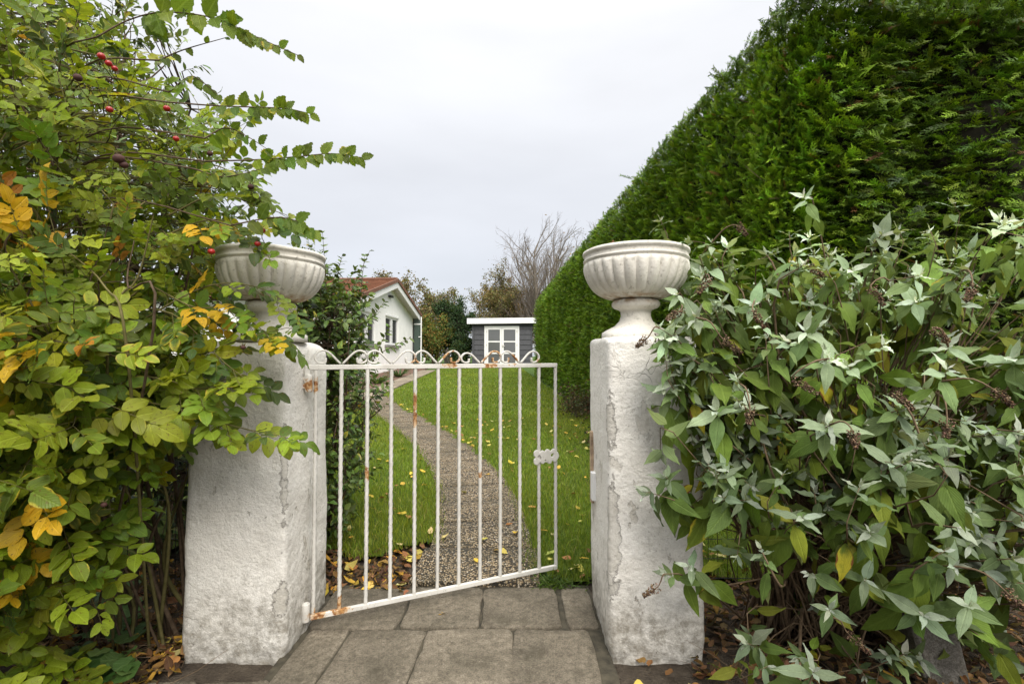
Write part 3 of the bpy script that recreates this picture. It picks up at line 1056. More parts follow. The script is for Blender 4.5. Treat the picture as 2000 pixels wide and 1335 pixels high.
# dry brown seedling in the right urn
wd = thing('dried_weed', (0.46, 2.19, zr - 0.03), 'short rusty-brown dried weed sprouting from the urn by the butterfly bush', 'weed')
V, Q = tubes([curve([(0.46, 2.19, zr - 0.035), (0.457, 2.19, zr + 0.02), (0.463, 2.185, zr + 0.06)], 6)], [[0.0025] * 5 + [0.001]], 5)
mk('stem', V, Q, M['dead_twig'], wd)
L = Leaves(OVATE4)
t_ = RNG.uniform(0, 0.075, 26)
L.add(np.c_[0.46 + RNG.normal(0, 0.002, 26), 2.19 + RNG.normal(0, 0.002, 26), zr - 0.02 + t_], unit(RNG.normal(size=(26, 3)) + [0, 0, 0.9]), RNG.normal(size=(26, 3)), 0.022, 0.005, jitter((0.20, 0.07, 0.03), 26))
V, a = L.verts()
k, nv, _ = V.shape
mk('dry_leaves', V, (OVATE4[2][None] + (np.arange(k) * nv)[:, None, None]).reshape(-1, 4), M['litter'], wd, col=np.repeat(a['col'], nv, 0), uv=np.tile(OVATE4[1], (k, 1)), age=np.zeros(k * nv))['kind'] = 'stuff'

# rusted latch strip on the inner face of the right pillar
xf = PR[0] - 0.385 / 2
lk = box_obj('latch_strip', (xf - 0.014, 2.335, 0.50), (xf + 0.004, 2.372, 0.84), M['rust_plate'], pil_r, 0.003)
box_obj('latch_keeper', (xf - 0.018, 2.285, 0.525), (xf + 0.004, 2.330, 0.655), M['white_trim'], pil_r, 0.003)

# ------------------------------------------------------------------ GATE
GA, GB = np.array([-0.871, 2.165]), np.array([0.238, 2.675])
GU = (GB - GA) / np.linalg.norm(GB - GA)
GLEN = float(np.linalg.norm(GB - GA))
GN = np.array([GU[1], -GU[0]])
ZB, ZT = 0.060, 1.150


def gp(t, z, off=0.0):
    """point of the gate: t metres along, height z, off towards the street"""
    q = GA + GU * t + GN * off
    return np.array([q[0], q[1], z])


rust_spots = [(gp(0.02, 0.065), 0.05), (gp(0.112, 0.07), 0.045), (gp(0.112, 0.11), 0.03), (gp(0.615, 1.185), 0.055), (gp(0.83, 1.17), 0.05), (gp(0.86, 1.21), 0.035), (gp(0.96, 1.18), 0.04), (gp(0.45, 0.98), 0.05),
              (gp(0.45, 0.90), 0.045), (gp(0.44, 1.18), 0.025), (gp(0.22, 0.66), 0.035), (gp(-0.02, 1.07), 0.04), (gp(1.12, 1.17), 0.02), (gp(0.78, 0.60), 0.02)]
M['gate'] = mat_gate(rust_spots)
gate = thing('garden_gate', (GA[0], GA[1], 0.0), 'white wrought iron gate with twisted bars and scroll top, standing half open', 'gate')


def bar_between(p, q, w, h, name, mat, bevel=0.002):
    """square bar p->q: width w across the gate plane, height h"""
    p, q = np.array(p, float), np.array(q, float)
    d = unit(q - p); ln = np.linalg.norm(q - p)
    side = np.array([GN[0], GN[1], 0.0]); up = np.cross(d, side)
    fn = lambda c: tuple(p + d * c[0] + side * c[1] + up * c[2])
    return box_obj(name, (0, -w / 2, -h / 2), (ln, w / 2, h / 2), mat, gate, bevel, fn)


bar_between(gp(-0.045, ZT), gp(GLEN + 0.008, ZT), 0.020, 0.022, 'top_rail', M['gate'])
bar_between(gp(-0.012, ZB), gp(GLEN + 0.006, ZB - 0.002), 0.018, 0.022, 'bottom_rail', M['gate'])


def twisted(t, name, w=0.0155, turns=6.5, z0=ZB + 0.011, z1=ZT - 0.011):
    n = 84
    zs = np.linspace(z0, z1, n)
    ph = RNG.uniform(0, 1.5)
    wob = RNG.normal(0, 0.0012)
    rings = []
    for i, z in enumerate(zs):
        f = i / (n - 1)
        e = min(1, f / 0.04, (1 - f) / 0.04)
        a = ph + 2 * math.pi * turns * min(max((f - 0.03) / 0.94, 0), 1)
        c = gp(t + wob * math.sin(f * 3), z)
        r = []
        for k in range(8):
            ang = a + k * math.pi / 4
            rad = w * 0.66 if k % 2 == 0 else w * 0.515
            r.append(c + rad * np.array([math.cos(ang), math.sin(ang), 0]))
        rings.append(r)
    V = np.array(rings).reshape(-1, 3)
    idx = np.arange(n * 8).reshape(n, 8)
    Q = np.stack([idx[:-1], np.roll(idx[:-1], -1, 1), np.roll(idx[1:], -1, 1), idx[1:]], -1).reshape(-1, 4)
    return mk(name, V, Q, M['gate'], gate)


twisted(0.0, 'hinge_stile')
bars = [(0.088 + 0.0919 * k) * 1.2206 for k in range(10)]
for t in bars:
    twisted(t + RNG.normal(0, 0.0012), 'twisted_bar', turns=6.5 + RNG.normal(0, 0.2))
twisted(GLEN, 'latch_stile')

# scrolls: each rises from a V, rolls over and curls in, in mirrored pairs
SC = np.array([(0.0, 0.0), (0.16, 0.30), (0.34, 0.66), (0.50, 0.90), (0.66, 1.0), (0.82, 0.93), (0.95, 0.70), (0.985, 0.42), (0.92, 0.18), (0.80, 0.06), (0.66, 0.05), (0.585, 0.14), (0.575, 0.45)])
pitch = bars[1] - bars[0]
for k in range(10):
    vt = bars[k] if k % 2 == 0 else bars[k - 1]
    sgn = -1 if k % 2 == 0 else 1
    pts = np.array([gp(vt + sgn * (0.004 + u * pitch * 0.985), ZT + 0.011 + w_ * 0.060 + 0.004) for u, w_ in SC])
    if k == 6:      # bent over, its curl broken
        pts = np.array([gp(vt + sgn * (0.004 + u * pitch * 0.9), ZT + 0.015 + w_ * 0.050) for u, w_ in SC])
    cv = curve(pts, 40)
    # flat strip standing on edge: 8 mm wide in the plane, 14 mm deep
    T = unit(np.gradient(cv, axis=0)); sd = np.array([GN[0], GN[1], 0.0]); nn = unit(np.cross(T, sd))
    r1, r2 = 0.0042, 0.0065
    V = np.stack([cv + nn * r1 + sd * r2, cv + nn * r1 - sd * r2, cv - nn * r1 - sd * r2, cv - nn * r1 + sd * r2], 1).reshape(-1, 3)
    idx = np.arange(len(cv) * 4).reshape(-1, 4)
    Q = np.stack([idx[:-1], np.roll(idx[:-1], -1, 1), np.roll(idx[1:], -1, 1), idx[1:]], -1).reshape(-1, 4)
    Q = np.vstack([Q, idx[:1, ::-1], idx[-1:]])
    mk('scroll', V, Q, M['gate'], gate)

# cast lock plate with a pierced, lobed outline between the last bar and the stile
bm = bmesh.new()
t0, zc = bars[9], 0.658
cells = []
def plate_in(u, z):
    s = 0
    u, z = u * 1.18, z * 1.12
    for (a, b, r) in ((0.0, 0.0, 0.030), (0.055, 0.0, 0.034), (0.03, 0.0, 0.03), (0.108, 0.0, 0.03), (0.085, 0.004, 0.03), (-0.022, 0.024, 0.021), (-0.022, -0.022, 0.021), (0.02, 0.022, 0.018), (0.055, 0.027, 0.018), (0.10, 0.027, 0.017), (0.02, -0.022, 0.018), (0.07, -0.025, 0.018), (0.108, -0.018, 0.018)):
        if (u - a) ** 2 + (z - b) ** 2 < r * r: s = 1
    for (a, b, r) in ((-0.006, 0.004, 0.0095), (0.004, -0.006, 0.006), (0.088, 0.006, 0.0085), (0.094, 0.012, 0.007), (0.04, -0.022, 0.0055)):
        if (u - a) ** 2 + (z - b) ** 2 < r * r: s = 0
    return s
st = 0.003
us, zs_ = np.arange(-0.05, 0.145, st), np.arange(-0.05, 0.052, st)
vmap = {}
def pv(i, j, f):
    k = (i, j, f)
    if k not in vmap:
        vmap[k] = bm.verts.new(gp(t0 + us[0] + i * st, zc + zs_[0] + j * st, f))
    return vmap[k]
ins = np.array([[plate_in(u + st / 2, z + st / 2) for z in zs_] for u in us])
fr, bk = 0.016, 0.004
for i in range(len(us)):
    for j in range(len(zs_)):
        if not ins[i, j]: continue
        bm.faces.new([pv(i, j, fr), pv(i + 1, j, fr), pv(i + 1, j + 1, fr), pv(i, j + 1, fr)])
        bm.faces.new([pv(i, j, bk), pv(i, j + 1, bk), pv(i + 1, j + 1, bk), pv(i + 1, j, bk)])
        for di, dj, a, b in ((-1, 0, (0, 0), (0, 1)), (1, 0, (1, 1), (1, 0)), (0, -1, (1, 0), (0, 0)), (0, 1, (0, 1), (1, 1))):
            ii, jj = i + di, j + dj
            if not (0 <= ii < len(us) and 0 <= jj < len(zs_)) or not ins[ii, jj]:
                bm.faces.new([pv(i + a[0], j + a[1], fr), pv(i + b[0], j + b[1], fr), pv(i + b[0], j + b[1], bk), pv(i + a[0], j + a[1], bk)])
bmesh.ops.smooth_vert(bm, verts=bm.verts, factor=0.5, use_axis_x=True, use_axis_y=True, use_axis_z=True)
from_bm('lock_plate', bm, M['gate'], gate, smooth=False)

# hinges: pins let into the pillar, collars on the stile
for z, kind in ((1.082, 0), (0.085, 1)):
    c = gp(-0.030, z)
    V, Q = lathe([(0.0, z - 0.04, 0), (0.015, z - 0.04, 0), (0.0165, z - 0.036, 0), (0.0165, z + 0.034, 0), (0.015, z + 0.038, 0), (0.008, z + 0.038, 0), (0.0, z + 0.030, 0)], c[0], c[1], 20)
    h_ = mk('hinge', V, Q, M['gate'], gate, smooth=True)
    bm = bmesh.new()
    add_box(bm, (c[0] - 0.055, c[1] - 0.014, z - 0.026), (c[0] - 0.004, c[1] + 0.016, z - 0.006), 0.003)
    add_box(bm, (c[0] - 0.056, c[1] - 0.013, z + 0.008), (c[0] - 0.003, c[1] + 0.015, z + 0.026), 0.003)
    from_bm('hinge_bracket', bm, M['gate'], h_)
bar_between(gp(-0.048, ZT - 0.045), gp(-0.024, ZT - 0.045), 0.018, 0.08, 'hinge_strap', M['gate'], 0.003)

# ------------------------------------------------------------------ HOUSE (seen along its gable wall)
hx0, hy0, hth = -4.28, 18.0, math.atan(0.0547)


def hw(c):
    """house-local (out, along, up) -> world; 'along' runs away from the camera, 'out' towards the garden"""
    return (hx0 + c[0] * math.cos(hth) + c[1] * math.sin(hth), hy0 - c[0] * math.sin(hth) + c[1] * math.cos(hth), c[2])


house = thing('house', (-4.6, 18.0, 0.6), 'white rendered bungalow with a low brown tiled gable roof beyond the shrub', 'house')
ZE, ZA, HWD = 2.93, 3.93, 3.6
WX = -0.28
bm = bmesh.new()
ya, yb = -HWD + 0.25, HWD - 0.22
zs1 = ZA - (ZA - ZE) * (abs(ya) / HWD) - 0.10
zs2 = ZA - (ZA - ZE) * (abs(yb) / HWD) - 0.10
win = [(-3.05, -1.55, 1.62, 2.62), (-0.42, 1.18, 1.62, 2.66)]
# wall with real window openings: strips between the openings
ysplit = [ya, win[0][0], win[0][1], 0.0, win[1][1], yb]
def ztop(y): return ZA - 0.10 - (ZA - ZE) * abs(y) / HWD
def wquad(y0, y1, z0a, z0b, z1a, z1b):
    for x, flip in ((WX, 0),):
        vs = [bm.verts.new(hw((x, y0, z0a))), bm.verts.new(hw((x, y1, z0b))), bm.verts.new(hw((x, y1, z1b))), bm.verts.new(hw((x, y0, z1a)))]
        bm.faces.new(vs)
edges_ = sorted({ya, win[0][0], win[0][1], win[1][0], 0.0, win[1][1], yb})
for y0, y1 in zip(edges_[:-1], edges_[1:]):
    w = [q for q in win if q[0] - 1e-6 <= y0 and y1 <= q[1] + 1e-6]
    if w:
        wquad(y0, y1, 0.2, 0.2, w[0][2], w[0][2]); wquad(y0, y1, w[0][3], w[0][3], ztop(y0), ztop(y1))
    else:
        wquad(y0, y1, 0.2, 0.2, ztop(y0), ztop(y1))
for (y0, y1, z0, z1) in win:      # reveals
    for a, b in (((y0, z0), (y0, z1)), ((y0, z1), (y1, z1)), ((y1, z1), (y1, z0)), ((y1, z0), (y0, z0))):
        bm.faces.new([bm.verts.new(hw((WX, a[0], a[1]))), bm.verts.new(hw((WX, b[0], b[1]))), bm.verts.new(hw((WX - 0.12, b[0], b[1]))), bm.verts.new(hw((WX - 0.12, a[0], a[1])))])
for y, z in ((ya, zs1), (yb, zs2)):
    bm.faces.new([bm.verts.new(hw((WX, y, 0.2))), bm.verts.new(hw((-9.0, y, 0.2))), bm.verts.new(hw((-9.0, y, z))), bm.verts.new(hw((WX, y, z)))])
from_bm('wall', bm, M['house_wall'], house)
for (y0, y1, z0, z1) in win:
    bm = bmesh.new()
    fx0, fx1 = WX - 0.085, WX - 0.02
    fw = 0.075
    ym = (y0 + y1) / 2
    for lo, hi in (((fx0, y0, z0), (fx1, y0 + fw, z1)), ((fx0, y1 - fw, z0), (fx1, y1, z1)), ((fx0, ym - 0.11, z0 + fw), (fx1, ym + 0.11, z1 - fw)), ((fx0, y0 + fw, z0), (fx1, y1 - fw, z0 + fw)), ((fx0, y0 + fw, z1 - fw), (fx1, y1 - fw, z1))):
        add_box(bm, lo, hi, 0.0, hw)
    wf = from_bm('window', bm, M['white_trim'], house)
    for a, b in ((y0 + fw, ym - 0.11), (ym + 0.11, y1 - fw)):
        box_obj('pane', (fx0 + 0.015, a, z0 + fw), (fx0 + 0.03, b, z1 - fw), M['glass'], wf, 0, hw)
    box_obj('sill', (WX - 0.10, y0 - 0.08, z0 - 0.10), (WX + 0.11, y1 + 0.08, z0 - 0.004), M['grey_stone'], wf, 0.005, hw)
    box_obj('lintel_trim', (WX + 0.002, y0 - 0.03, z1 + 0.004), (WX + 0.03, y1 + 0.03, z1 + 0.06), M['white_trim'], wf, 0, hw)
# roof: lapped tile courses on both slopes
bm = bmesh.new()
nc = 15
for sgn in (-1, 1):
    for i in range(nc):
        f0, f1 = i / nc, (i + 1) / nc
        y0, y1 = sgn * HWD * 1.03 * f0, sgn * HWD * 1.03 * f1
        z0, z1 = ZA + 0.10 - (ZA - ZE) * f0 * 1.03, ZA + 0.10 - (ZA - ZE) * f1 * 1.03
        lift = 0.045
        a = [(-9.0, y0, z0 - 0.01), (0.03, y0, z0 - 0.01), (0.03, y1, z1 + lift - 0.01), (-9.0, y1, z1 + lift - 0.01)]
        vs = [bm.verts.new(hw(q)) for q in a]
        lo = [bm.verts.new(hw((q[0], q[1], q[2] - 0.05))) for q in a]
        bm.faces.new(vs); bm.faces.new(lo[::-1])
        for k in range(4):
            bm.faces.new([vs[k], lo[k], lo[(k + 1) % 4], vs[(k + 1) % 4]])
roof = from_bm('roof', bm, M['roof'], house)
bm = bmesh.new()
add_box(bm, (-9.0, -0.12, ZA + 0.085), (0.035, 0.12, ZA + 0.175), 0.02, hw)
from_bm('ridge_tiles', bm, M['verge'], roof)
# verge tiles and white bargeboards down both slopes, with the soffit behind them
for sgn in (-1, 1):
    def slope(x0, x1, up0, up1, y_end, name, mat, par=house):
        bm = bmesh.new()
        q = []
        for x in (x0, x1):
            for up in (up0, up1):
                for f in (0.0, y_end):
                    q.append(bm.verts.new(hw((x, sgn * HWD * 1.03 * f, ZA - (ZA - ZE) * 1.03 * f + up))))
        for a in ((0, 1, 3, 2), (4, 6, 7, 5), (0, 2, 6, 4), (1, 5, 7, 3), (0, 4, 5, 1), (2, 3, 7, 6)):
            bm.faces.new([q[i] for i in a])
        return from_bm(name, bm, mat, par)
    slope(0.034, 0.075, 0.02, 0.145, 1.0, 'verge', M['verge'], roof)
    slope(0.0, 0.032, -0.20, 0.045, 1.0, 'bargeboard', M['white_trim'])
    slope(WX - 0.02, -0.002, -0.135, -0.105, 0.985, 'soffit', M['soffit'])
box_obj('wall_lamp', (WX + 0.004, -0.14, ZA - 0.56), (WX + 0.12, 0.16, ZA - 0.48), M['dark_metal'], house, 0.01, hw)

# glass wind screen at the far corner of the house
gs = thing('glass_screen', (-4.2, 21.4, 0.7), 'narrow green-tinted glass screen in a white frame at the corner of the bungalow', 'glass screen')
gx0, gx1, gy = -4.37, -3.98, 21.42
for x in (gx0, gx1 - 0.045):
    box_obj('post', (x, gy - 0.03, 0.62), (x + 0.045, gy + 0.03, 2.92), M['white_trim'] if x > -4.2 else M['dark_metal'], gs, 0.004)
for z in (2.58, 0.68):
    box_obj('rail', (gx0 + 0.045, gy - 0.025, z), (gx1 - 0.045, gy + 0.025, z + 0.05), M['white_trim'], gs, 0.004)
box_obj('pane', (gx0 + 0.045, gy - 0.006, 0.73), (gx1 - 0.045, gy + 0.006, 2.58), M['green_glass'], gs)
box_obj('pane', (gx0 + 0.045, gy - 0.006, 2.63), (gx1 - 0.045, gy + 0.006, 2.92), M['green_glass'], gs)
box_obj('handle', (gx1 - 0.13, gy - 0.07, 2.02), (gx1 - 0.02, gy - 0.031, 2.06), M['white_trim'], gs, 0.005)

# ------------------------------------------------------------------ SHED
SY = 22.0
shed = thing('shed', (-0.45, SY, 0.75), 'slate-grey boarded garden shed with white double doors and a flat white-edged roof', 'shed')
sx0, sx1, z0, z1 = -1.80, 0.92, 0.74, 2.64
dx0, dx1, dz1 = -1.25, 0.33, 2.56
box_obj('shell', (sx0 + 0.03, SY + 0.03, z0), (sx1 - 0.03, SY + 2.4, z1), M['shed_board'], shed)
pl = 0.235
for (a, b) in ((sx0 + 0.09, dx0 - 0.004), (dx1 + 0.004, sx1 - 0.06)):
    z = z0 + 0.03
    while z < z1 - 0.02:
        zt_ = min(z + pl, z1 - 0.004)
        bm = bmesh.new()
        vs = [bm.verts.new(q) for q in ((a, SY - 0.028, z), (b, SY - 0.028, z), (b, SY + 0.028, z), (a, SY + 0.028, z), (a, SY - 0.006, zt_ - 0.006), (b, SY - 0.006, zt_ - 0.006), (b, SY + 0.028, zt_ - 0.006), (a, SY + 0.028, zt_ - 0.006))]
        for f in ((0, 1, 5, 4), (1, 2, 6, 5), (2, 3, 7, 6), (3, 0, 4, 7), (4, 5, 6, 7), (0, 3, 2, 1)):
            bm.faces.new([vs[i] for i in f])
        from_bm('plank', bm, M['shed_board'], shed)
        z += pl
box_obj('plank', (dx0, SY - 0.02, dz1 + 0.004), (dx1, SY + 0.028, z1 - 0.004), M['shed_board'], shed)
for x in (sx0, sx1 - 0.055):
    box_obj('corner_board', (x, SY - 0.04, z0), (x + 0.085 if x < 0 else x + 0.055, SY + 0.029, z1), M['shed_board'], shed, 0.004)
box_obj('roof', (-2.0, SY - 0.2, 2.672), (1.10, SY + 2.7, 2.90), M['felt'], shed, 0.0)
box_obj('fascia', (-2.02, SY - 0.235, 2.655), (1.12, SY - 0.203, 2.905), M['white_trim'], shed, 0.004, fn=lambda c: (c[0], c[1], c[2] + 0.012 * (c[0] + 0.5)))
bm = bmesh.new()
for lo, hi in (((dx0, SY - 0.05, z0), (dx0 + 0.09, SY + 0.0, dz1)), ((dx1 - 0.09, SY - 0.05, z0), (dx1, SY + 0.0, dz1)), ((dx0 + 0.09, SY - 0.05, dz1 - 0.085), (dx1 - 0.09, SY + 0.0, dz1))):
    add_box(bm, lo, hi, 0.004)
from_bm('door_frame', bm, M['white_trim'], shed)
dm = (dx0 + dx1) / 2
for a, b in ((dx0 + 0.094, dm - 0.003), (dm + 0.003, dx1 - 0.094)):
    bm = bmesh.new()
    yy0, yy1 = SY - 0.062, SY - 0.012
    zb_, zt2 = z0 + 0.02, dz1 - 0.09
    w_ = 0.085
    panes = []
    zz = [zb_ + 0.30, zb_ + 0.66, zb_ + 1.24, zt2]
    add_box(bm, (a, yy0, zb_), (a + w_, yy1, zt2), 0.004)
    add_box(bm, (b - w_, yy0, zb_), (b, yy1, zt2), 0.004)
    add_box(bm, (a + w_, yy0, zb_), (b - w_, yy1, zb_ + 0.12))
    hts = [zb_ + 0.12, zb_ + 0.54, zb_ + 1.06, zt2 - 0.075]
    for k in (1, 2):
        add_box(bm, (a + w_, yy0 + 0.006, hts[k]), (b - w_, yy1 - 0.006, hts[k] + 0.06))
    add_box(bm, (a + w_, yy0, zt2 - 0.075), (b - w_, yy1, zt2))
    d = from_bm('door', bm, M['white_trim'], shed)
    for k in range(3):
        lo = hts[k] + (0.06 if k else 0.0)
        box_obj('pane', (a + w_, SY - 0.042, lo), (b - w_, SY - 0.032, hts[k + 1]), M['door_glass'], d)
    if a > dm:
        box_obj('handle', (a + 0.02, SY - 0.10, zb_ + 0.88), (a + 0.14, SY - 0.07, zb_ + 0.905), M['soffit'], d, 0.004)
        box_obj('lock_plate', (a + 0.02, SY - 0.0695, zb_ + 0.82), (a + 0.055, SY - 0.0625, zb_ + 0.96), M['soffit'], d, 0.0)
    for z in (zb_ + 0.3, zb_ + 0.9, zb_ + 1.5):
        x = a if a < dm else b - 0.03
        box_obj('hinge', (x, SY - 0.072, z), (x + 0.03, SY - 0.0625, z + 0.09), M['soffit'], d)

# ------------------------------------------------------------------ HEDGE
hedge = thing('hedge', (2.3, 6.0, 0.1), 'tall clipped conifer hedge running along the lawn and ending at the street', 'hedge')
HA = unit(np.array([-0.0737, 1.0])); HN = np.array([-HA[1], HA[0]])         # along (away), outward normal of the long face
HC = np.array([1.72, 3.0])
HL = 13.3
HTOP = 3.40


def hedge_pts(n, kind):
    """points on the hedge skin with outward normals"""
    z = RNG.uniform(0.02, 1.0, n)
    R = 0.40
    if kind == 'long_near': s = RNG.uniform(0, 3.2, n)
    elif kind == 'long_mid': s = RNG.uniform(3.2, 6.5, n)
    elif kind == 'long_far': s = 6.5 + (HL - 6.5) * RNG.random(n)
    elif kind == 'end': s = -RNG.uniform(0, 3.4, n)
    P2 = np.zeros((n, 2)); N2 = np.zeros((n, 2))
    HT = HTOP + 0.50 * np.clip((-s - 0.3) / 1.1, 0, 1) + 0.10 - 0.042 * np.clip(s - 2.0, 0, 20)
    lng = s >= 0
    P2[lng] = HC + HA * s[lng, None]; N2[lng] = HN
    P2[~lng] = HC - HN * (-s[~lng, None]); N2[~lng] = -HA
    # round the corner
    q = np.abs(s) < R
    f = np.clip(1 - np.abs(s) / R, 0, 1)
    other = np.where(lng[:, None], -HA, HN)
    N2 = unit(N2 + other * f[:, None] * 0.9)
    P2 = P2 - unit(HN - HA) * (f ** 2 * 0.20)[:, None]
    Z = tz(P2[:, 1]) * 0.7 + z * (HT - tz(P2[:, 1]) * 0.7)
    top = np.clip((Z - (HT - 0.28)) / 0.28, 0, 1)
    P2 = P2 - N2 * (0.12 * top ** 2)[:, None]
    nz_ = 0.15 + 0.9 * top ** 2
    N3 = unit(np.c_[N2, nz_])
    return np.c_[P2, Z], N3, s


def spray_tri(nb, second):
    """flat conifer frond of slim triangles: returns (verts, tris)"""
    V, Q = [], []
    def tr(p, d, l, w, z0, z1):
        d = np.array(d) / np.hypot(*d); s = np.array([-d[1], d[0]]); i = len(V); a = np.array(p)
        V.extend([(*(a + s * w), z0), (*(a - s * w), z0), (*(a + d * l), z1)])
        Q.append((i, i + 1, i + 2))
    tr((0, 0), (0, 1), 1.0, 0.026, 0, 0)
    for k in range(nb):
        t = 0.10 + 0.82 * k / nb
        for sg in (-1, 1):
            l = 0.42 * (1 - t * 0.70) * random.uniform(0.8, 1.15)
            ang = math.radians(random.uniform(30, 48))
            d = (sg * math.sin(ang), math.cos(ang)); lf = random.uniform(-0.08, 0.10)
            tr((0, t), d, l, 0.040, 0, lf)
            if second:
                for m_, s2 in ((0.30, 1), (0.55, -1)):
                    a2 = ang * sg + s2 * math.radians(36)
                    tr((d[0] * l * m_, t + d[1] * l * m_), (math.sin(a2), math.cos(a2)), l * 0.45, 0.030, lf * m_, lf * m_ + 0.03)
    return np.array(V), np.array(Q)


def spray_template(nb, second):
    """flat conifer frond of slim rhombs: returns (verts, quads)"""
    V, Q = [], []
    def rh(p, d, l, w, lift):
        d = np.array(d) / np.hypot(*d); s = np.array([-d[1], d[0]])
        i = len(V)
        a = np.array(p)
        V.extend([(*a, lift[0]), (*(a + d * l * 0.45 + s * w), (lift[0] + lift[1]) / 2), (*(a + d * l), lift[1]), (*(a + d * l * 0.45 - s * w), (lift[0] + lift[1]) / 2)])
        Q.append((i, i + 1, i + 2, i + 3))
    rh((0, 0), (0, 1), 1.0, 0.022, (0, 0.0))
    for k in range(nb):
        t = 0.12 + 0.80 * k / nb
        for sg in (-1, 1):
            l = 0.40 * (1 - t * 0.72) * random.uniform(0.8, 1.15)
            ang = math.radians(random.uniform(34, 50))
            d = (sg * math.sin(ang), math.cos(ang))
            lf = random.uniform(-0.06, 0.08)
            rh((0, t), d, l, 0.030, (0, lf))
            if second:
                for m_ in (0.38, 0.66):
                    p = (d[0] * l * m_, t + d[1] * l * m_)
                    for s2 in (-1, 1):
                        a2 = ang * sg + s2 * math.radians(38)
                        rh(p, (math.sin(a2), math.cos(a2)), l * 0.40, 0.020, (lf * m_, lf * m_ + 0.02))
    return np.array(V), np.array(Q)


def sprays(Pt, D, N, L, W, col, tpl):
    V0, Q0 = tpl
    D = unit(D); X = unit(np.cross(D, N)); Nn = np.cross(X, D)
    k = len(Pt); nv = len(V0)
    bend = -0.30 * V0[None, :, 1] ** 2 * RNG.uniform(-0.2, 1.2, (k, 1)) + V0[None, :, 2]
    V = Pt[:, None] + (V0[None, :, 0] * W[:, None])[..., None] * X[:, None] + (V0[None, :, 1] * L[:, None])[..., None] * D[:, None] + (bend * L[:, None])[..., None] * Nn[:, None]
    Q = (Q0[None] + (np.arange(k) * nv)[:, None, None]).reshape(-1, 3)
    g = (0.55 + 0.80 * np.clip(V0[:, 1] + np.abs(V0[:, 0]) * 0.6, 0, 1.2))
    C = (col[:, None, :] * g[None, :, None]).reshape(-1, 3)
    return V.reshape(-1, 3), Q, C


T_NEAR = [spray_tri(6, True) for _ in range(4)]
T_FAR = [spray_tri(6, False) for _ in range(4)]


def hedge_cols(n, P3, s):
    c = palette(n, [(5, (0.098, 0.175, 0.013), 0.22), (3.5, (0.145, 0.225, 0.018), 0.18), (2.4, (0.055, 0.108, 0.012), 0.22), (0.18, (0.15, 0.085, 0.03), 0.3)])
    return c


def lump(P3):
    """the separate trees of the hedge show as soft columns with darker seams"""
    a = np.array([mnoise.fractal(Vector((float(p[0]) * 1.6, float(p[1]) * 2.6, float(p[2]) * 1.1)), 1.0, 2.0, 3) for p in P3])
    return a


parts = []
spec = [('end', 14500, (0.10, 0.22), T_NEAR), ('long_near', 17500, (0.075, 0.14), T_NEAR), ('long_mid', 15000, (0.08, 0.15), T_FAR), ('long_far', 19000, (0.10, 0.18), T_FAR)]
for kind, n, lr, tps in spec:
    P3, N3, s = hedge_pts(n, kind)
    lm = lump(P3)
    dep = -0.03 - 0.22 * RNG.random(n) ** 1.5 + (0.09 if kind == 'end' else 0.075) * lm
    L = RNG.uniform(*lr, n); Wd = L * RNG.uniform(0.55, 0.85, n)
    if kind == 'end':
        # open, layered branching: fronds lie flat and sweep to the left and forward, with holes between the layers
        flow = np.array([-0.85, -0.30, 0.05]) + 0.0 * N3
        edge = np.clip(1 + s / 0.5, 0, 1)[:, None]
        D = unit(flow * (1 - edge) + (N3 * 0.9 + [-.3, 0, .35]) * edge + RNG.normal(0, 0.33, (n, 3)) * [1, 1, 0.75])
        Nf = unit(np.array([0.0, -0.45, 1.0]) + RNG.normal(0, 0.45, (n, 3)))
        hole = np.array([mnoise.fractal(Vector((float(p[0]) * 2.3, 7.0, float(p[2]) * 6.5)), 1.0, 2.0, 3) for p in P3])
        far_r = np.clip((-s - 0.5) / 1.2, 0, 1)
        keep = hole > -0.62 + 0.22 * far_r
        dep = dep - 0.16 * far_r * RNG.random(n)
    else:
        D = unit(N3 * 0.75 + np.array([-0.05, -0.45, 0.22]) + RNG.normal(0, 0.42, (n, 3)))
        Nf = unit(RNG.normal(0, 0.6, (n, 3)) + np.array([0, -0.3, 0.7]))
        keep = np.ones(n, bool)
        hole = None
    B = P3 + N3 * dep[:, None] - D * L[:, None] * 0.45
    col = hedge_cols(n, P3, s)
    # whole trees of the row differ a little in green
    hue = np.array([mnoise.fractal(Vector((float(p[0]) * 0.9, float(p[1]) * 1.3, float(p[2]) * 0.45)), 1.0, 2.0, 3) for p in P3])
    col = col * (1 + 0.35 * hue[:, None]) * np.array([1.0, 1.0, 1.0])
    if kind == 'end':
        col = col * (0.80 + 0.85 * RNG.random((n, 1)))
    else:
        col = col * np.array([1.32, 1.28, 1.25]) * (1.14 if kind == 'long_near' else 1.0)  # long face lightened in its colour, as the sun misses it; near stretch more
    for q, tp in enumerate(tps):
        kk = keep & (np.arange(n) % len(tps) == q)
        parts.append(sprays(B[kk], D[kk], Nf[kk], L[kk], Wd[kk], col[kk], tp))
# a few leaders standing out of the clipped outline
n = 18
P3, N3, s = hedge_pts(n, 'long_near'); P3[:, 2] = HTOP - RNG.random(n) * 0.4
D = unit(N3 + RNG.normal(0, 0.3, (n, 3)) + [0, -0.2, 0.2]); L = RNG.uniform(0.14, 0.24, n)
parts.append(sprays(P3, D, unit(RNG.normal(size=(n, 3))), L, L * 0.45, hedge_cols(n, P3, s) * 0.9, T_NEAR[0]))
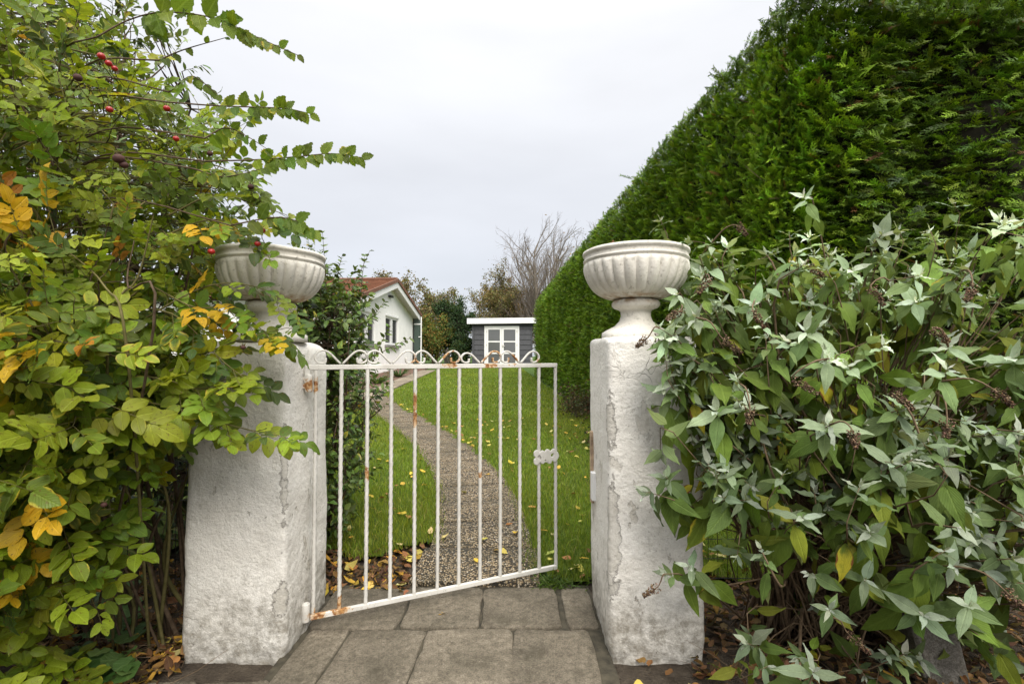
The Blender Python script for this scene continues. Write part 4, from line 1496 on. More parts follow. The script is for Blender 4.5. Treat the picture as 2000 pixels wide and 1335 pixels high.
# top surface
n = 11000
s = -0.2 + (HL + 0.2) * RNG.random(n) ** 1.5; dd_ = 0.05 + 1.85 * RNG.random(n) ** 1.8
P2 = HC + HA * s[:, None] - HN * dd_[:, None]
P3 = np.c_[P2, HTOP + 0.07 - 0.042 * np.clip(s - 2.0, 0, 20) + RNG.normal(0, 0.03, n)]
D = unit(RNG.normal(0, 0.9, (n, 3)) + [-0.6, -0.3, 0.7]); L = RNG.uniform(0.08, 0.14, n)
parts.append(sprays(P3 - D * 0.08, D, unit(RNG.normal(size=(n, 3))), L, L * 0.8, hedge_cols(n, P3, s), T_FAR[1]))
Vs, Qs, Cs, nn_ = [], [], [], 0
for v, q, c_ in parts:
    Vs.append(v); Qs.append(q + nn_); Cs.append(c_); nn_ += len(v)
o = mk('foliage', np.vstack(Vs), np.vstack(Qs), M['conifer'], hedge, col=np.vstack(Cs))
o['kind'] = 'stuff'
# dark woody inside
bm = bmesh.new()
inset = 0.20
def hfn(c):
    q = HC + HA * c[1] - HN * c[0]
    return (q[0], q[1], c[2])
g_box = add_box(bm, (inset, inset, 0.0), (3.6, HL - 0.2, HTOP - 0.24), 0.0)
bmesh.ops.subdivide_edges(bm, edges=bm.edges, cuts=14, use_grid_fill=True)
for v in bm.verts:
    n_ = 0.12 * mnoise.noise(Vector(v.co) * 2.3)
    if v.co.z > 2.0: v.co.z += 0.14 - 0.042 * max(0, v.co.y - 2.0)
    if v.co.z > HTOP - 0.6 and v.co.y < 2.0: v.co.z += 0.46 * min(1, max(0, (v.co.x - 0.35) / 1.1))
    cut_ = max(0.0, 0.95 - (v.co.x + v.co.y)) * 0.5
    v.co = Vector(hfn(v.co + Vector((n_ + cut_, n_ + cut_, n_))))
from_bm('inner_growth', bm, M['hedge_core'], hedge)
# bare brown branches showing in the open end
n = 260
x = RNG.uniform(0.2, 3.2, n); z = RNG.uniform(0.1, 3.2, n)
st_ = np.array([hfn((a, 0.42, b)) for a, b in zip(x, z)])
dr = unit(np.array([-0.75, -0.45, 0.1]) + RNG.normal(0, 0.3, (n, 3)))
ln = RNG.uniform(0.2, 0.55, n)
Pt = st_[:, None] + dr[:, None] * (ln[:, None] * np.linspace(0, 1, 4))[..., None] + np.cumsum(RNG.normal(0, 0.012, (n, 4, 3)), 1)
V, Q = tubes(Pt, np.linspace(0.005, 0.0012, 4)[None].repeat(n, 0), 4)
mk('bare_branches', V, Q, M['dead_twig'], hedge)['kind'] = 'stuff'
# trunks at the foot
for k in range(12):
    s_ = 0.7 + k * 1.05
    q = HC + HA * s_ - HN * 0.55
    cv = curve([(q[0], q[1], 0.0), (q[0] + 0.02, q[1], 1.0), (q[0], q[1] + 0.03, 2.4)], 8)
    V, Q = tubes([cv], [np.linspace(0.06, 0.02, 8)], 7)
    mk('trunk', V, Q, M['bark'], hedge, smooth=True)


# ------------------------------------------------------------------ woody growth
def grow(starts, dirs, lens, m, wob, bias):
    starts, dirs, lens = np.asarray(starts, float), unit(dirs), np.asarray(lens, float)
    k = len(starts)
    Pt = np.zeros((k, m, 3)); Pt[:, 0] = starts
    d = dirs.copy()
    for i in range(1, m):
        d = unit(d + RNG.normal(0, wob, (k, 3)) + np.asarray(bias) / m)
        Pt[:, i] = Pt[:, i - 1] + d * (lens / (m - 1))[:, None]
    return Pt


def children_of(Pt, per, tmin, spread, lfac, lens, m, wob, bias):
    k, mm, _ = Pt.shape
    i = np.repeat(np.arange(k), per); n = len(i)
    t = tmin + (1 - tmin) * RNG.random(n)
    f = t * (mm - 1); j = np.minimum(f.astype(int), mm - 2); f = (f - j)[:, None]
    st = Pt[i, j] * (1 - f) + Pt[i, j + 1] * f
    tan = unit(Pt[i, j + 1] - Pt[i, j])
    d = unit(tan + unit(RNG.normal(size=(n, 3))) * spread)
    ln = lens[i] * lfac * (1.15 - 0.55 * t) * RNG.uniform(0.7, 1.25, n)
    return grow(st, d, ln, m, wob, bias), ln


def card_leaves(Pc, size, col, up=0.3):
    """small folded rhomb leaves at given points"""
    n = len(Pc)
    D = unit(RNG.normal(size=(n, 3)) + [0, 0, -0.1]); N = unit(RNG.normal(size=(n, 3)) + [0, -0.2, up])
    X = unit(np.cross(D, N)); Z = np.cross(X, D)
    s = (size * RNG.uniform(0.6, 1.4, n))[:, None]
    V = np.stack([Pc, Pc + D * s * 0.5 + X * s * 0.32 + Z * s * 0.08, Pc + D * s, Pc + D * s * 0.5 - X * s * 0.32 + Z * s * 0.08], 1)
    F = (np.arange(n)[:, None] * 4 + np.array([[0, 1, 2, 3]]))
    return V.reshape(-1, 3), F, np.repeat(col, 4, 0)


def far_tree(name, label, cat, x, y, h, spread, per, leafn, leafcol, lsize, lean=(0, 0, 0), trunk_r=0.12, stems=1, group=None, wob=0.16, first=0.25, bark='grey_bark', gaps=0.0, low=0.0):
    zb = float(tz(y)) - 0.03
    root = thing(name, (x, y, zb), label, cat, group)
    st = np.c_[x + RNG.normal(0, 0.12 * (stems > 1), stems), y + RNG.normal(0, 0.12 * (stems > 1), stems), np.full(stems, zb - 0.1)]
    d0 = unit(np.c_[RNG.normal(0, 0.22 * (stems > 1), stems), RNG.normal(0, 0.2 * (stems > 1), stems), np.ones(stems)] + np.array(lean) * 0.5)
    l0 = np.full(stems, h * 0.72) * RNG.uniform(0.8, 1.05, stems)
    A = grow(st, d0, l0, 9, 0.06, np.array(lean) * 0.6)
    V, Q = tubes(A, np.linspace(trunk_r, trunk_r * 0.2, 9)[None].repeat(stems, 0), 8)
    mk('trunk', V, Q, M[bark], root, smooth=True)
    B, lb = children_of(A, max(5, int(14 * per / stems ** 0.5)), first, spread, 0.50, l0, 7, wob, np.array(lean) + [0, 0, 0.35])
    V, Q = tubes(B, np.linspace(trunk_r * 0.30, trunk_r * 0.07, 7)[None].repeat(len(B), 0), 5)
    mk('limbs', V, Q, M[bark], root, smooth=True)
    C_, lc = children_of(B, 7, 0.15, 0.75, 0.48, lb, 5, wob, np.array(lean) + [0, 0, 0.25])
    D_, ld = children_of(C_, 5, 0.1, 0.8, 0.5, lc, 4, wob, np.array(lean) * 0.7)
    V1, Q1 = tubes(C_, np.linspace(trunk_r * 0.075, trunk_r * 0.03, 5)[None].repeat(len(C_), 0), 3)
    V2, Q2 = tubes(D_, np.linspace(trunk_r * 0.04, trunk_r * 0.016, 4)[None].repeat(len(D_), 0), 3)
    V, Q = join([(V1, Q1), (V2, Q2)])
    mk('twigs', V, Q, M[bark], root)['kind'] = 'stuff'
    if leafn:
        allp = np.vstack([D_.reshape(-1, 3), C_.reshape(-1, 3)])
        i = RNG.integers(0, len(allp), leafn)
        p = allp[i] + RNG.normal(0, 0.10, (leafn, 3))
        if gaps:
            nv = np.array([mnoise.fractal(Vector(q) * 0.9, 1.0, 2.0, 2) for q in p])
            p = p[nv > -gaps]
        V, F, C2 = card_leaves(p, lsize, palette(len(p), leafcol))
        mk('foliage', V, F, M['far_leaf'], root, col=C2)['kind'] = 'stuff'
    return root


OLIVE = [(4, (0.17, 0.145, 0.055), 0.25), (3, (0.125, 0.135, 0.050), 0.25), (2, (0.21, 0.15, 0.060), 0.25)]
BROWN = [(4, (0.24, 0.165, 0.065), 0.25), (2, (0.19, 0.16, 0.06), 0.25), (2, (0.28, 0.17, 0.065), 0.25)]
DARK = [(4, (0.030, 0.058, 0.022), 0.3), (2, (0.050, 0.085, 0.032), 0.25)]
GREENY = [(3, (0.13, 0.155, 0.035), 0.25), (3, (0.085, 0.125, 0.030), 0.25), (2, (0.24, 0.15, 0.04), 0.25)]
far_tree('bare_tree', 'tall bare wind-swept tree leaning right beyond the shed and hedge', 'tree', 1.65, 27.0, 10.2, 0.72, 4.2, 260, BROWN, 0.10, (0.28, 0, 0.32), 0.12, 6, first=0.16)
far_tree('roadside_tree', 'olive-brown thinning tree standing directly behind the bungalow roof', 'tree', -5.3, 27.0, 5.7, 0.9, 2.6, 17000, OLIVE, 0.11, (0.05, 0, 0), 0.13, 3, first=0.1)
far_tree('roadside_tree', 'grey twiggy half-bare tree between the bungalow and the dark evergreen', 'tree', -3.9, 30.0, 6.4, 0.95, 2.8, 3600, GREENY, 0.10, (0, 0, 0), 0.11, 3, first=0.1)
far_tree('roadside_tree', 'brown-leaved round tree rising behind the shed roof', 'tree', -1.15, 29.0, 6.3, 0.95, 2.6, 16000, OLIVE, 0.10, (0, 0, 0), 0.11, 3, first=0.08)
far_tree('roadside_tree', 'rust-brown low tree behind the right end of the shed', 'tree', 0.9, 29.5, 5.6, 0.95, 2.6, 16000, BROWN, 0.10, (0, 0, 0), 0.11, 3, first=0.08)
far_tree('evergreen_tree', 'dark green evergreen tree just left of the shed', 'tree', -2.75, 24.6, 4.3, 0.75, 2.0, 15000, DARK, 0.10, (0, 0, 0), 0.09, 2, first=0.04)
far_tree('autumn_bush', 'green and orange autumn bush between bungalow and evergreen', 'bush', -3.75, 24.0, 3.0, 0.95, 2.0, 11000, GREENY, 0.09, (0, 0, 0), 0.05, 4, first=0.03, bark='bark')
far_tree('autumn_bush', 'darker green bush low against the left shed wall', 'bush', -2.55, 23.0, 1.5, 0.95, 1.6, 8000, DARK + [(2, (0.06, 0.08, 0.02), 0.2)], 0.08, (0, 0, 0), 0.04, 4, first=0.03, bark='bark')
far_tree('roadside_tree', 'far olive tree left of the bungalow roof, mostly hidden by the shrub', 'tree', -11.0, 31.0, 5.0, 0.85, 1.6, 5000, OLIVE, 0.12, (0, 0, 0), 0.13, 2, first=0.1)
far_tree('bare_sapling', 'thin bare sapling with few leaves showing above the left urn', 'tree', -4.45, 9.3, 3.9, 0.8, 1.0, 420, GREENY, 0.05, (0.05, 0, 0.1), 0.045, 3, first=0.3)

# border planting along the foot of the hedge and by the terrace
far_tree('border_shrub', 'low reddish-green shrub at the foot of the hedge by the right pillar', 'shrub', 1.10, 5.6, 0.46, 0.9, 1.6, 2600, [(3, (0.085, 0.10, 0.03), 0.3), (2, (0.13, 0.085, 0.04), 0.3), (2, (0.05, 0.075, 0.025), 0.3)], 0.035, (0, 0, 0), 0.014, 5, first=0.05, bark='bark')
far_tree('border_shrub', 'dark brownish shrub at the hedge foot halfway along the lawn', 'shrub', 1.12, 8.0, 0.62, 0.9, 1.4, 2200, [(3, (0.06, 0.07, 0.03), 0.3), (2, (0.10, 0.06, 0.035), 0.3)], 0.04, (0, 0, 0), 0.014, 5, first=0.05, bark='bark')


def blade_clump(name, label, x, y, n, h, col):
    root = thing(name, (x, y, float(tz(y))), label, 'plant', 'strappy plants by the terrace')
    L = Leaves(LANCE)
    a = RNG.uniform(0, 2 * math.pi, n)
    D = unit(np.c_[np.cos(a) * 0.6, np.sin(a) * 0.6, np.ones(n) * RNG.uniform(0.5, 1.3, n)])
    L.add(np.c_[x + np.cos(a) * 0.04, y + np.sin(a) * 0.04, np.full(n, float(tz(y)) - 0.01)], D, np.c_[-np.cos(a), -np.sin(a), np.full(n, 0.6)], h * RNG.uniform(0.7, 1.2, n), 0.028, jitter(col, n), 0.45, 0.3)
    emit_leaves(root, L, M['herb_leaf'], 40, dmax=30)


blade_clump('strappy_plant', 'green strappy plant beside the terrace, nearer the gate', -3.62, 13.2, 34, 0.42, (0.06, 0.11, 0.03))
blade_clump('strappy_plant', 'green strappy plant beside the terrace, nearer the bungalow window', -3.58, 15.4, 34, 0.46, (0.055, 0.10, 0.03))
blade_clump('strappy_plant', 'grassy green tuft at the hedge foot just beyond the right pillar', 1.0, 4.85, 46, 0.20, (0.07, 0.13, 0.03))


# ------------------------------------------------------------------ shrubs with real leaves
def leafy_shrub(name, label, cat, base, ells, n, lsize, items, mat, tpl, roots, nstem, fold=0.25, n_ind=300, wid=0.34, up=0.7, shoots=(), bark='bark', stem_r=0.012, group=None, bias=2.2, twl=(0.08, 0.2)):
    root = thing(name, base, label, cat, group)
    # stems rise from the roots to targets in the crown
    tg, _ = in_ellipsoids(ells, nstem, 3.0)
    stems = []
    for k in range(nstem):
        r = np.array(roots[k % len(roots)], float) + np.r_[RNG.normal(0, 0.05, 2), 0]
        mid = r * 0.45 + tg[k] * 0.55 + np.array([0, 0, 0.12]) + RNG.normal(0, 0.06, 3)
        stems.append(curve([r - [0, 0, 0.04], r * 0.8 + mid * 0.2 + [0, 0, 0.12], mid, tg[k]], 14))
    stems = np.array(stems)
    rr = np.linspace(stem_r, stem_r * 0.25, 14)
    for k in range(min(nstem, 18)):
        V, Q = tubes(stems[k:k + 1], rr[None] * RNG.uniform(0.8, 1.4), 6)
        mk('stem', V, Q, M[bark], root, smooth=True)
    # leafy twigs
    nt_ = max(1, n // 9)
    P3, out = in_ellipsoids(ells, nt_, bias)
    d = unit(out * 0.8 + [0, 0, 0.55] + RNG.normal(0, 0.35, (nt_, 3)))
    ln = RNG.uniform(*twl, nt_)
    tw = grow(P3 - d * ln[:, None] * 0.7, d, ln, 5, 0.12, (0, 0, 0.1))
    sp = stems[:, 5:].reshape(-1, 3)
    near = np.array([sp[((sp - q) ** 2).sum(1).argmin()] for q in tw[:, 0]])
    mid = (near + tw[:, 0]) / 2 + RNG.normal(0, 0.02, (nt_, 3))
    con = np.stack([near, mid, tw[:, 0], tw[:, 1]], 1)
    V1, Q1 = tubes(tw, np.linspace(0.0022, 0.0008, 5)[None].repeat(nt_, 0), 3)
    V2, Q2 = tubes(con, np.linspace(stem_r * 0.3, 0.0022, 4)[None].repeat(nt_, 0), 4)
    parts = [(V1, Q1), (V2, Q2)]
    if nstem > 18:
        V3, Q3 = tubes(stems[18:], rr[None].repeat(nstem - 18, 0), 5); parts.append((V3, Q3))
    extra = []
    for pts in shoots:
        cv = curve(pts, 14); extra.append(cv)
        V3, Q3 = tubes([cv], [np.linspace(0.004, 0.001, 14)], 5); parts.append((V3, Q3))
    V, Q = join(parts)
    mk('twigs', V, Q, M[bark], root)['kind'] = 'stuff'
    L = Leaves(tpl)
    per = 9
    for j in range(per):
        t = 0.15 + 0.85 * j / (per - 1)
        f = t * 4; i0 = min(int(f), 3); fr = f - i0
        O = tw[:, i0] * (1 - fr) + tw[:, i0 + 1] * fr
        tan = unit(tw[:, i0 + 1] - tw[:, i0])
        side = unit(np.cross(tan, unit(RNG.normal(size=(nt_, 3)))))
        D = unit(tan * (0.45 + 0.8 * (j == per - 1)) + side * (0.9 if j % 2 else -0.9) + [0, 0, -0.05])
        N = unit(np.array([0, 0, 1.0]) * up + out * 0.55 + RNG.normal(0, 0.35, (nt_, 3)))
        l = lsize * RNG.uniform(0.65, 1.25, nt_)
        L.add(O, D, N, l, l * wid, palette(nt_, items), RNG.uniform(0.0, 0.4, nt_), fold, np.clip(RNG.normal(0.05, 0.18, nt_), 0, 0.7))
    for cv in extra:
        for j in range(2, 14):
            for sg in (-1, 1):
                tan = unit(cv[min(j + 1, 13)] - cv[j - 1])
                side = unit(np.cross(tan, RNG.normal(size=3)))
                L.add(cv[j], unit(tan * 0.6 + side * sg), unit(np.array([0, -0.3, 1]) + RNG.normal(0, 0.3, 3)), lsize * RNG.uniform(0.8, 1.3) * (1.1 - 0.4 * j / 13), lsize * wid * (1.1 - 0.4 * j / 13), palette(1, items), 0.15, fold, 0.0)
    emit_leaves(root, L, mat, n_ind)
    return root


PRIV = [(5, (0.080, 0.140, 0.022), 0.26), (3, (0.125, 0.195, 0.030), 0.22), (1.5, (0.038, 0.072, 0.018), 0.25), (0.05, (0.45, 0.34, 0.04), 0.2)]
leafy_shrub('privet_shrub', 'dense glossy green shrub growing behind the left pillar, twigs reaching over the gate', 'shrub', (-1.45, 3.3, 0.05),
            [(-1.28, 3.15, 0.80, 0.42, 0.45, 0.90, 1.2), (-1.34, 3.15, 1.40, 0.42, 0.40, 0.50, 1.8), (-1.55, 3.6, 1.0, 0.5, 0.5, 0.9, 0.7), (-1.20, 2.95, 0.45, 0.28, 0.28, 0.40, 1.2)],
            11000, 0.048, PRIV, M['privet_leaf'], OVATE4, [(-1.5, 3.3, 0), (-1.35, 3.2, 0), (-1.6, 3.5, 0), (-1.3, 3.35, 0)], 26, wid=0.28, bias=2.6,
            shoots=[[P(640, 620, 3.0), P(636, 540, 2.95), P(630, 455, 2.9)], [P(660, 620, 3.1), P(690, 560, 3.1), P(722, 490, 3.1)], [P(690, 640, 3.0), P(725, 620, 2.95), P(750, 590, 2.95)],
                    [P(680, 720, 3.0), P(740, 690, 2.9), P(800, 660, 2.85)], [P(700, 800, 3.0), P(735, 770, 2.95), P(765, 745, 2.95)], [P(700, 660, 3.2), P(705, 570, 3.2), P(712, 500, 3.2)],
                    [P(670, 600, 3.0), P(660, 540, 3.0), P(668, 500, 3.0)], [P(690, 800, 3.0), P(735, 690, 2.9), P(760, 640, 2.9)]])
DARKSH = [(5, (0.030, 0.060, 0.013), 0.3), (3, (0.050, 0.085, 0.016), 0.3), (1, (0.10, 0.11, 0.02), 0.25)]
leafy_shrub('background_shrub', 'large dark green shrub filling the gap behind the rose bush', 'shrub', (-3.0, 3.6, 0.05),
            [(-2.6, 3.5, 1.0, 0.8, 0.5, 1.0, 1.0), (-3.6, 3.5, 1.1, 0.8, 0.6, 1.1, 0.8), (-4.6, 3.7, 1.1, 0.8, 0.6, 1.1, 0.7), (-2.1, 3.4, 0.8, 0.55, 0.4, 0.8, 1.3), (-1.95, 2.95, 0.40, 0.55, 0.25, 0.42, 1.6)],
            7000, 0.065, DARKSH, M['privet_leaf'], OVATE4, [(-2.6, 3.6, 0), (-3.3, 3.6, 0), (-4.2, 3.7, 0)], 26, n_ind=0)
WILLOW = [(5, (0.080, 0.135, 0.026), 0.26), (3, (0.115, 0.175, 0.03), 0.22), (1, (0.15, 0.18, 0.04), 0.25)]
leafy_shrub('leafy_tree', 'small-leaved green tree rising above and behind the rose bush', 'tree', (-2.9, 3.3, 0.05),
            [(-2.75, 3.15, 2.75, 0.80, 0.5, 0.85), (-3.4, 3.3, 3.0, 0.8, 0.5, 0.8), (-2.3, 3.0, 2.2, 0.55, 0.4, 0.55), (-2.0, 2.9, 1.85, 0.35, 0.3, 0.35)],
            6600, 0.062, WILLOW, M['privet_leaf'], LANCE3, [(-2.9, 3.3, 0), (-3.1, 3.4, 0)], 26, wid=0.22, n_ind=120, stem_r=0.02, bias=2.4)


# ------------------------------------------------------------------ ROSE BUSH
def rose_bush():
    root = thing('rose_bush', (-1.65, 2.1, 0.0), 'big rugosa rose bush with yellowing leaves and red hips leaning over the left pillar', 'rose bush')
    ells = [(-1.78, 1.98, 1.85, 0.70, 0.55, 0.70, 1.0), (-1.56, 1.62, 1.22, 0.42, 0.42, 0.46, 1.15), (-1.72, 1.60, 0.86, 0.40, 0.38, 0.36, 1.0), (-2.2, 1.8, 1.2, 0.5, 0.5, 0.9, 0.6), (-1.78, 1.56, 0.55, 0.34, 0.28, 0.34, 1.3)]
    tg, _ = in_ellipsoids(ells, 24, 3.0)
    rts = [(-1.72, 2.12), (-1.52, 2.18), (-1.95, 2.2), (-1.40, 2.25), (-1.62, 2.0), (-2.15, 2.1), (-1.34, 2.12)]
    stems = []
    for k in range(24):
        r = np.array([*rts[k % len(rts)], 0.0]) + np.r_[RNG.normal(0, 0.05, 2), 0]
        t = tg[k]
        m1 = r + np.array([0.12 * (t[0] - r[0]), 0.10 * (t[1] - r[1]), 0.38 * t[2]]) + RNG.normal(0, 0.04, 3)
        m2 = r * 0.3 + t * 0.7 + np.array([0, 0, 0.16]) + RNG.normal(0, 0.05, 3)
        stems.append(curve([r - [0, 0, 0.03], m1, m2, t], 16))
    # low bare canes seen between bush and pillar
    for a, b, c_ in (((-1.50, 2.10), (330, 1000, 1.95), (270, 830, 1.8)), ((-1.42, 2.12), (290, 1090, 2.0), (335, 960, 1.95)), ((-1.62, 2.15), (230, 1050, 1.95), (300, 850, 1.85)), ((-1.36, 2.2), (320, 1100, 2.1), (375, 900, 2.05)), ((-1.7, 2.1), (150, 1100, 1.9), (250, 900, 1.8))):
        stems.append(curve([(a[0], a[1], -0.03), P(*b), P(*c_)], 16))
    for c_ in ([(110, 720), (165, 580), (215, 430)], [(210, 690), (270, 540), (300, 420)], [(20, 540), (90, 490), (150, 468)], [(40, 620), (140, 562), (285, 545)], [(250, 700), (205, 560), (120, 480)], [(70, 700), (60, 560), (95, 440)], [(300, 640), (250, 560), (262, 470)]):
        stems.append(curve([np.array([-1.75 + 0.05 * (len(stems) % 7), 2.05, -0.03])] + [P(x_, y_, 1.52 + 0.05 * math.sin(x_)) for x_, y_ in c_], 16))
    stems = np.array(stems)
    rad = np.linspace(0.0085, 0.0025, 16)
    for k in range(len(stems)):
        V, Q = tubes(stems[k:k + 1], rad[None] * (RNG.uniform(0.7, 1.35) if k < 29 else RNG.uniform(0.5, 0.75)), 6)
        mk('stem', V, Q, M['bark'] if k % 3 else M['green_bark'], root, smooth=True)
    # twigs in the crown
    n = 1050
    P3, out = in_ellipsoids(ells, n, 2.4)
    gap = np.array([mnoise.noise(Vector(q) * 3.1) for q in P3]) > -0.22
    qx, qy, qd = proj(P3)
    gap &= ~((qx > 440) & (qy > 480) & (qy < 575)) & ~((qx > 345) & (qy > 800) & (qy < 1300)) & ~((qx > 400) & (qy > 640) & (RNG.random(n) < 0.6)) & ~((qx > 60) & (qx < 340) & (qy > 490) & (qy < 640) & (RNG.random(n) < 0.6))
    P3, out = P3[gap], out[gap]; n = len(P3)
    d = unit(out * 0.8 + [0.1, -0.15, 0.35] + RNG.normal(0, 0.35, (n, 3)))
    ln = RNG.uniform(0.12, 0.26, n)
    tw = grow(P3 - d * ln[:, None] * 0.6, d, ln, 6, 0.12, (0, 0, 0.0))
    # named shoots over the pillar and the urn
    shoots = [
        [P(250, 640, 1.70), P(400, 560, 1.72), P(500, 560, 1.74), P(575, 600, 1.75)],
        [P(300, 740, 1.68), P(400, 690, 1.70), P(480, 660, 1.72), P(560, 640, 1.74)],
        [P(260, 780, 1.66), P(360, 800, 1.66), P(450, 830, 1.66), P(545, 850, 1.66)],
        [P(300, 470, 1.70), P(400, 430, 1.70), P(460, 440, 1.70), P(505, 480, 1.72)],
        [P(280, 600, 1.70), P(350, 620, 1.70), P(430, 700, 1.68), P(480, 740, 1.68)],
        [P(230, 730, 1.66), P(320, 740, 1.66), P(390, 760, 1.66), P(440, 740, 1.66)],
        [P(300, 560, 1.70), P(380, 600, 1.72), P(450, 600, 1.74), P(520, 650, 1.74)],
        [P(330, 420, 1.75), P(420, 380, 1.75), P(500, 400, 1.76), P(560, 420, 1.76)],
        [P(300, 350, 1.8), P(400, 320, 1.8), P(470, 345, 1.8), P(500, 360, 1.8)],
    ]
    sh = np.array([curve(s_, 12) for s_ in shoots])
    sp = stems[:, 5:].reshape(-1, 3)
    ends = np.vstack([tw[:, 0], sh[:, 0]])
    near = np.array([sp[((sp - q) ** 2).sum(1).argmin()] for q in ends])
    mid = (near + ends) / 2 + RNG.normal(0, 0.025, ends.shape)
    con = np.stack([near, mid, ends], 1)
    parts = [tubes(tw, np.linspace(0.0024, 0.001, 6)[None].repeat(n, 0), 4), tubes(con, np.linspace(0.0036, 0.0024, 3)[None].repeat(len(con), 0), 4), tubes(sh, np.linspace(0.0034, 0.0012, 12)[None].repeat(len(sh), 0), 5)]
    # compound leaves
    B, RD, RN = [], [], []
    for j in range(4):
        f = 0.25 + 0.75 * j / 3
        q = f * 5; i0 = min(int(q), 4); fr = q - i0
        o_ = tw[:, i0] * (1 - fr) + tw[:, i0 + 1] * fr
        tan = unit(tw[:, i0 + 1] - tw[:, i0])
        side = unit(np.cross(tan, [0, 0, 1.0]) + RNG.normal(0, 0.3, (n, 3))) * (1 if j % 2 else -1)
        dd = unit(tan * (0.5 if j < 3 else 1.2) + side * (0.95 if j < 3 else 0.2) + RNG.normal(0, 0.2, (n, 3)) + [0, -0.1, -0.08])
        B.append(o_); RD.append(dd); RN.append(unit(out * 0.55 + [0.1, -0.65, 0.60] + RNG.normal(0, 0.30, (n, 3))))
    for cv in sh:
        for j in range(3, 12):
            tan = unit(cv[min(j + 1, 11)] - cv[j - 1])
            sd = unit(np.cross(tan, [0, 0, 1.0])) * (1 if j % 2 else -1)
            B.append(cv[j][None]); RD.append(unit(tan * 0.6 + sd * 0.5 + np.array([0, -0.15, RNG.uniform(-0.75, 0.15)]))[None]); RN.append(unit(np.array([0.0, -0.55, 0.65]) + RNG.normal(0, 0.25, 3))[None])
    # small suckers at the foot of the bush
    for q in range(16):
        b = P(RNG.uniform(10, 130), RNG.uniform(1240, 1330), 1.72)
        b[2] = RNG.uniform(0.03, 0.12)
        B.append(b[None]); RD.append(unit(RNG.normal(size=3) * [1, 1, 0.3] + [0.2, -0.3, 0.3])[None]); RN.append(unit(np.array([0, -0.3, 1.0]) + RNG.normal(0, 0.2, 3))[None])
    B, RD, RN = np.vstack(B), np.vstack(RD), np.vstack(RN)
    k = len(B)
    RL = RNG.uniform(0.070, 0.118, k) * (1 + 0.38 * np.clip((1.45 - B[:, 2]) / 0.4, 0, 1))
    RN = unit(RN - RD * (RN * RD).sum(1, keepdims=True))
    SX = np.cross(RD, RN)
    rach = np.stack([B, B + RD * (RL * 0.5)[:, None] - RN * 0.002, B + RD * RL[:, None] - RN * (RL * 0.10)[:, None]], 1)
    parts.append(tubes(rach, np.array([[0.0012, 0.0010, 0.0007]]).repeat(k, 0), 3))
    V, Q = join(parts)
    mk('twigs', V, Q, M['green_bark'], root)['kind'] = 'stuff'
    L = Leaves(OBOVATE)
    # colour by leaf: fresh, yellowing, turned
    items = [(5, (0.185, 0.255, 0.014), 0.20), (3.0, (0.125, 0.198, 0.018), 0.22), (2.8, (0.275, 0.315, 0.020), 0.16), (1.4, (0.065, 0.110, 0.018), 0.25), (0.14, (0.52, 0.34, 0.015), 0.15), (0.10, (0.36, 0.14, 0.02), 0.2)]
    lc = palette(k, items)
    # one turned cluster at the left edge and a few more in the middle
    px, py, dd = proj(B)
    for (qx, qy, qr) in ((40, 460, 42), (400, 435, 26), (170, 470, 22), (385, 590, 40), (15, 650, 40), (95, 965, 30), (30, 1090, 40)):
        m = (np.hypot(px - qx, py - qy) < qr) & (dd < 1.75)
        lc[m] = jitter((0.56, 0.35, 0.015), m.sum(), 0.12) if m.any() else lc[m]
    la = np.clip(RNG.normal(0.02, 0.18, k), 0, 0.7)
    for t, sg in ((0.34, -1), (0.36, 1), (0.60, -1), (0.62, 1), (0.84, -1), (0.86, 1), (1.0, 0)):
        q = RNG.random(k) < (0.86 if sg else 0.98)
        O = B + RD * (RL * t)[:, None] - RN * (RL * 0.10 * t * t)[:, None]
        ang = np.radians(RNG.normal(58, 9, k))
        D = unit(RD * np.cos(ang)[:, None] + SX * (sg * np.sin(ang))[:, None]) if sg else unit(RD + RNG.normal(0, 0.12, (k, 3)))
        N = unit(RN + RNG.normal(0, 0.20, (k, 3)))
        l = RL * (0.34 + 0.10 * t) * RNG.uniform(0.85, 1.2, k)
        O = O + D * 0.003
        cj = np.clip(lc * (1 + RNG.normal(0, 0.09, (k, 1))), 0.005, 0.8)
        L.add(O[q], D[q], N[q], l[q], l[q] * RNG.uniform(0.29, 0.36, q.sum()), cj[q], RNG.uniform(-0.12, 0.42, q.sum()), RNG.uniform(0.05, 0.45, q.sum()), np.clip(la + RNG.normal(0, 0.08, k), 0, 0.9)[q])
    emit_leaves(root, L, M['rose_leaf'], 300)
    # hips, each with its crown of sepals
    def hip(px, py, d, r, mat, nm='rose_hip'):
        c = P(px, py, d)
        a = np.linspace(0, math.pi, 9)
        prof = [(max(0.0, math.sin(t)) * r, c[2] - math.cos(t) * r * 0.86, 0) for t in a]
        V, Q = lathe(prof, c[0], c[1], 14)
        o = mk(nm, V, Q, mat, root, smooth=True)
        sp_ = []
        for i in range(5):
            t = i * 2 * math.pi / 5
            b = c + np.array([math.cos(t) * r * 0.2, math.sin(t) * r * 0.2, r * 0.8])
            sp_.append(np.stack([b, b + np.array([math.cos(t), math.sin(t), 1.0]) * r * 0.5, b + np.array([math.cos(t) * 1.6, math.sin(t) * 1.6, 1.5]) * r * 0.75]))
        V, Q = tubes(np.array(sp_), np.array([[0.0012, 0.0009, 0.0004]]).repeat(5, 0), 4)
        mk('sepals', V, Q, M['green_bark'], o)
        st_ = np.array([c - [0, 0, r * 0.8], c - [0.004, -0.012, r * 2], c - [0.01, -0.05, r * 3.2]])
        V, Q = tubes([st_], [[0.0012, 0.0014, 0.0016]], 4)
        mk('stalk', V, Q, M['green_bark'], o)
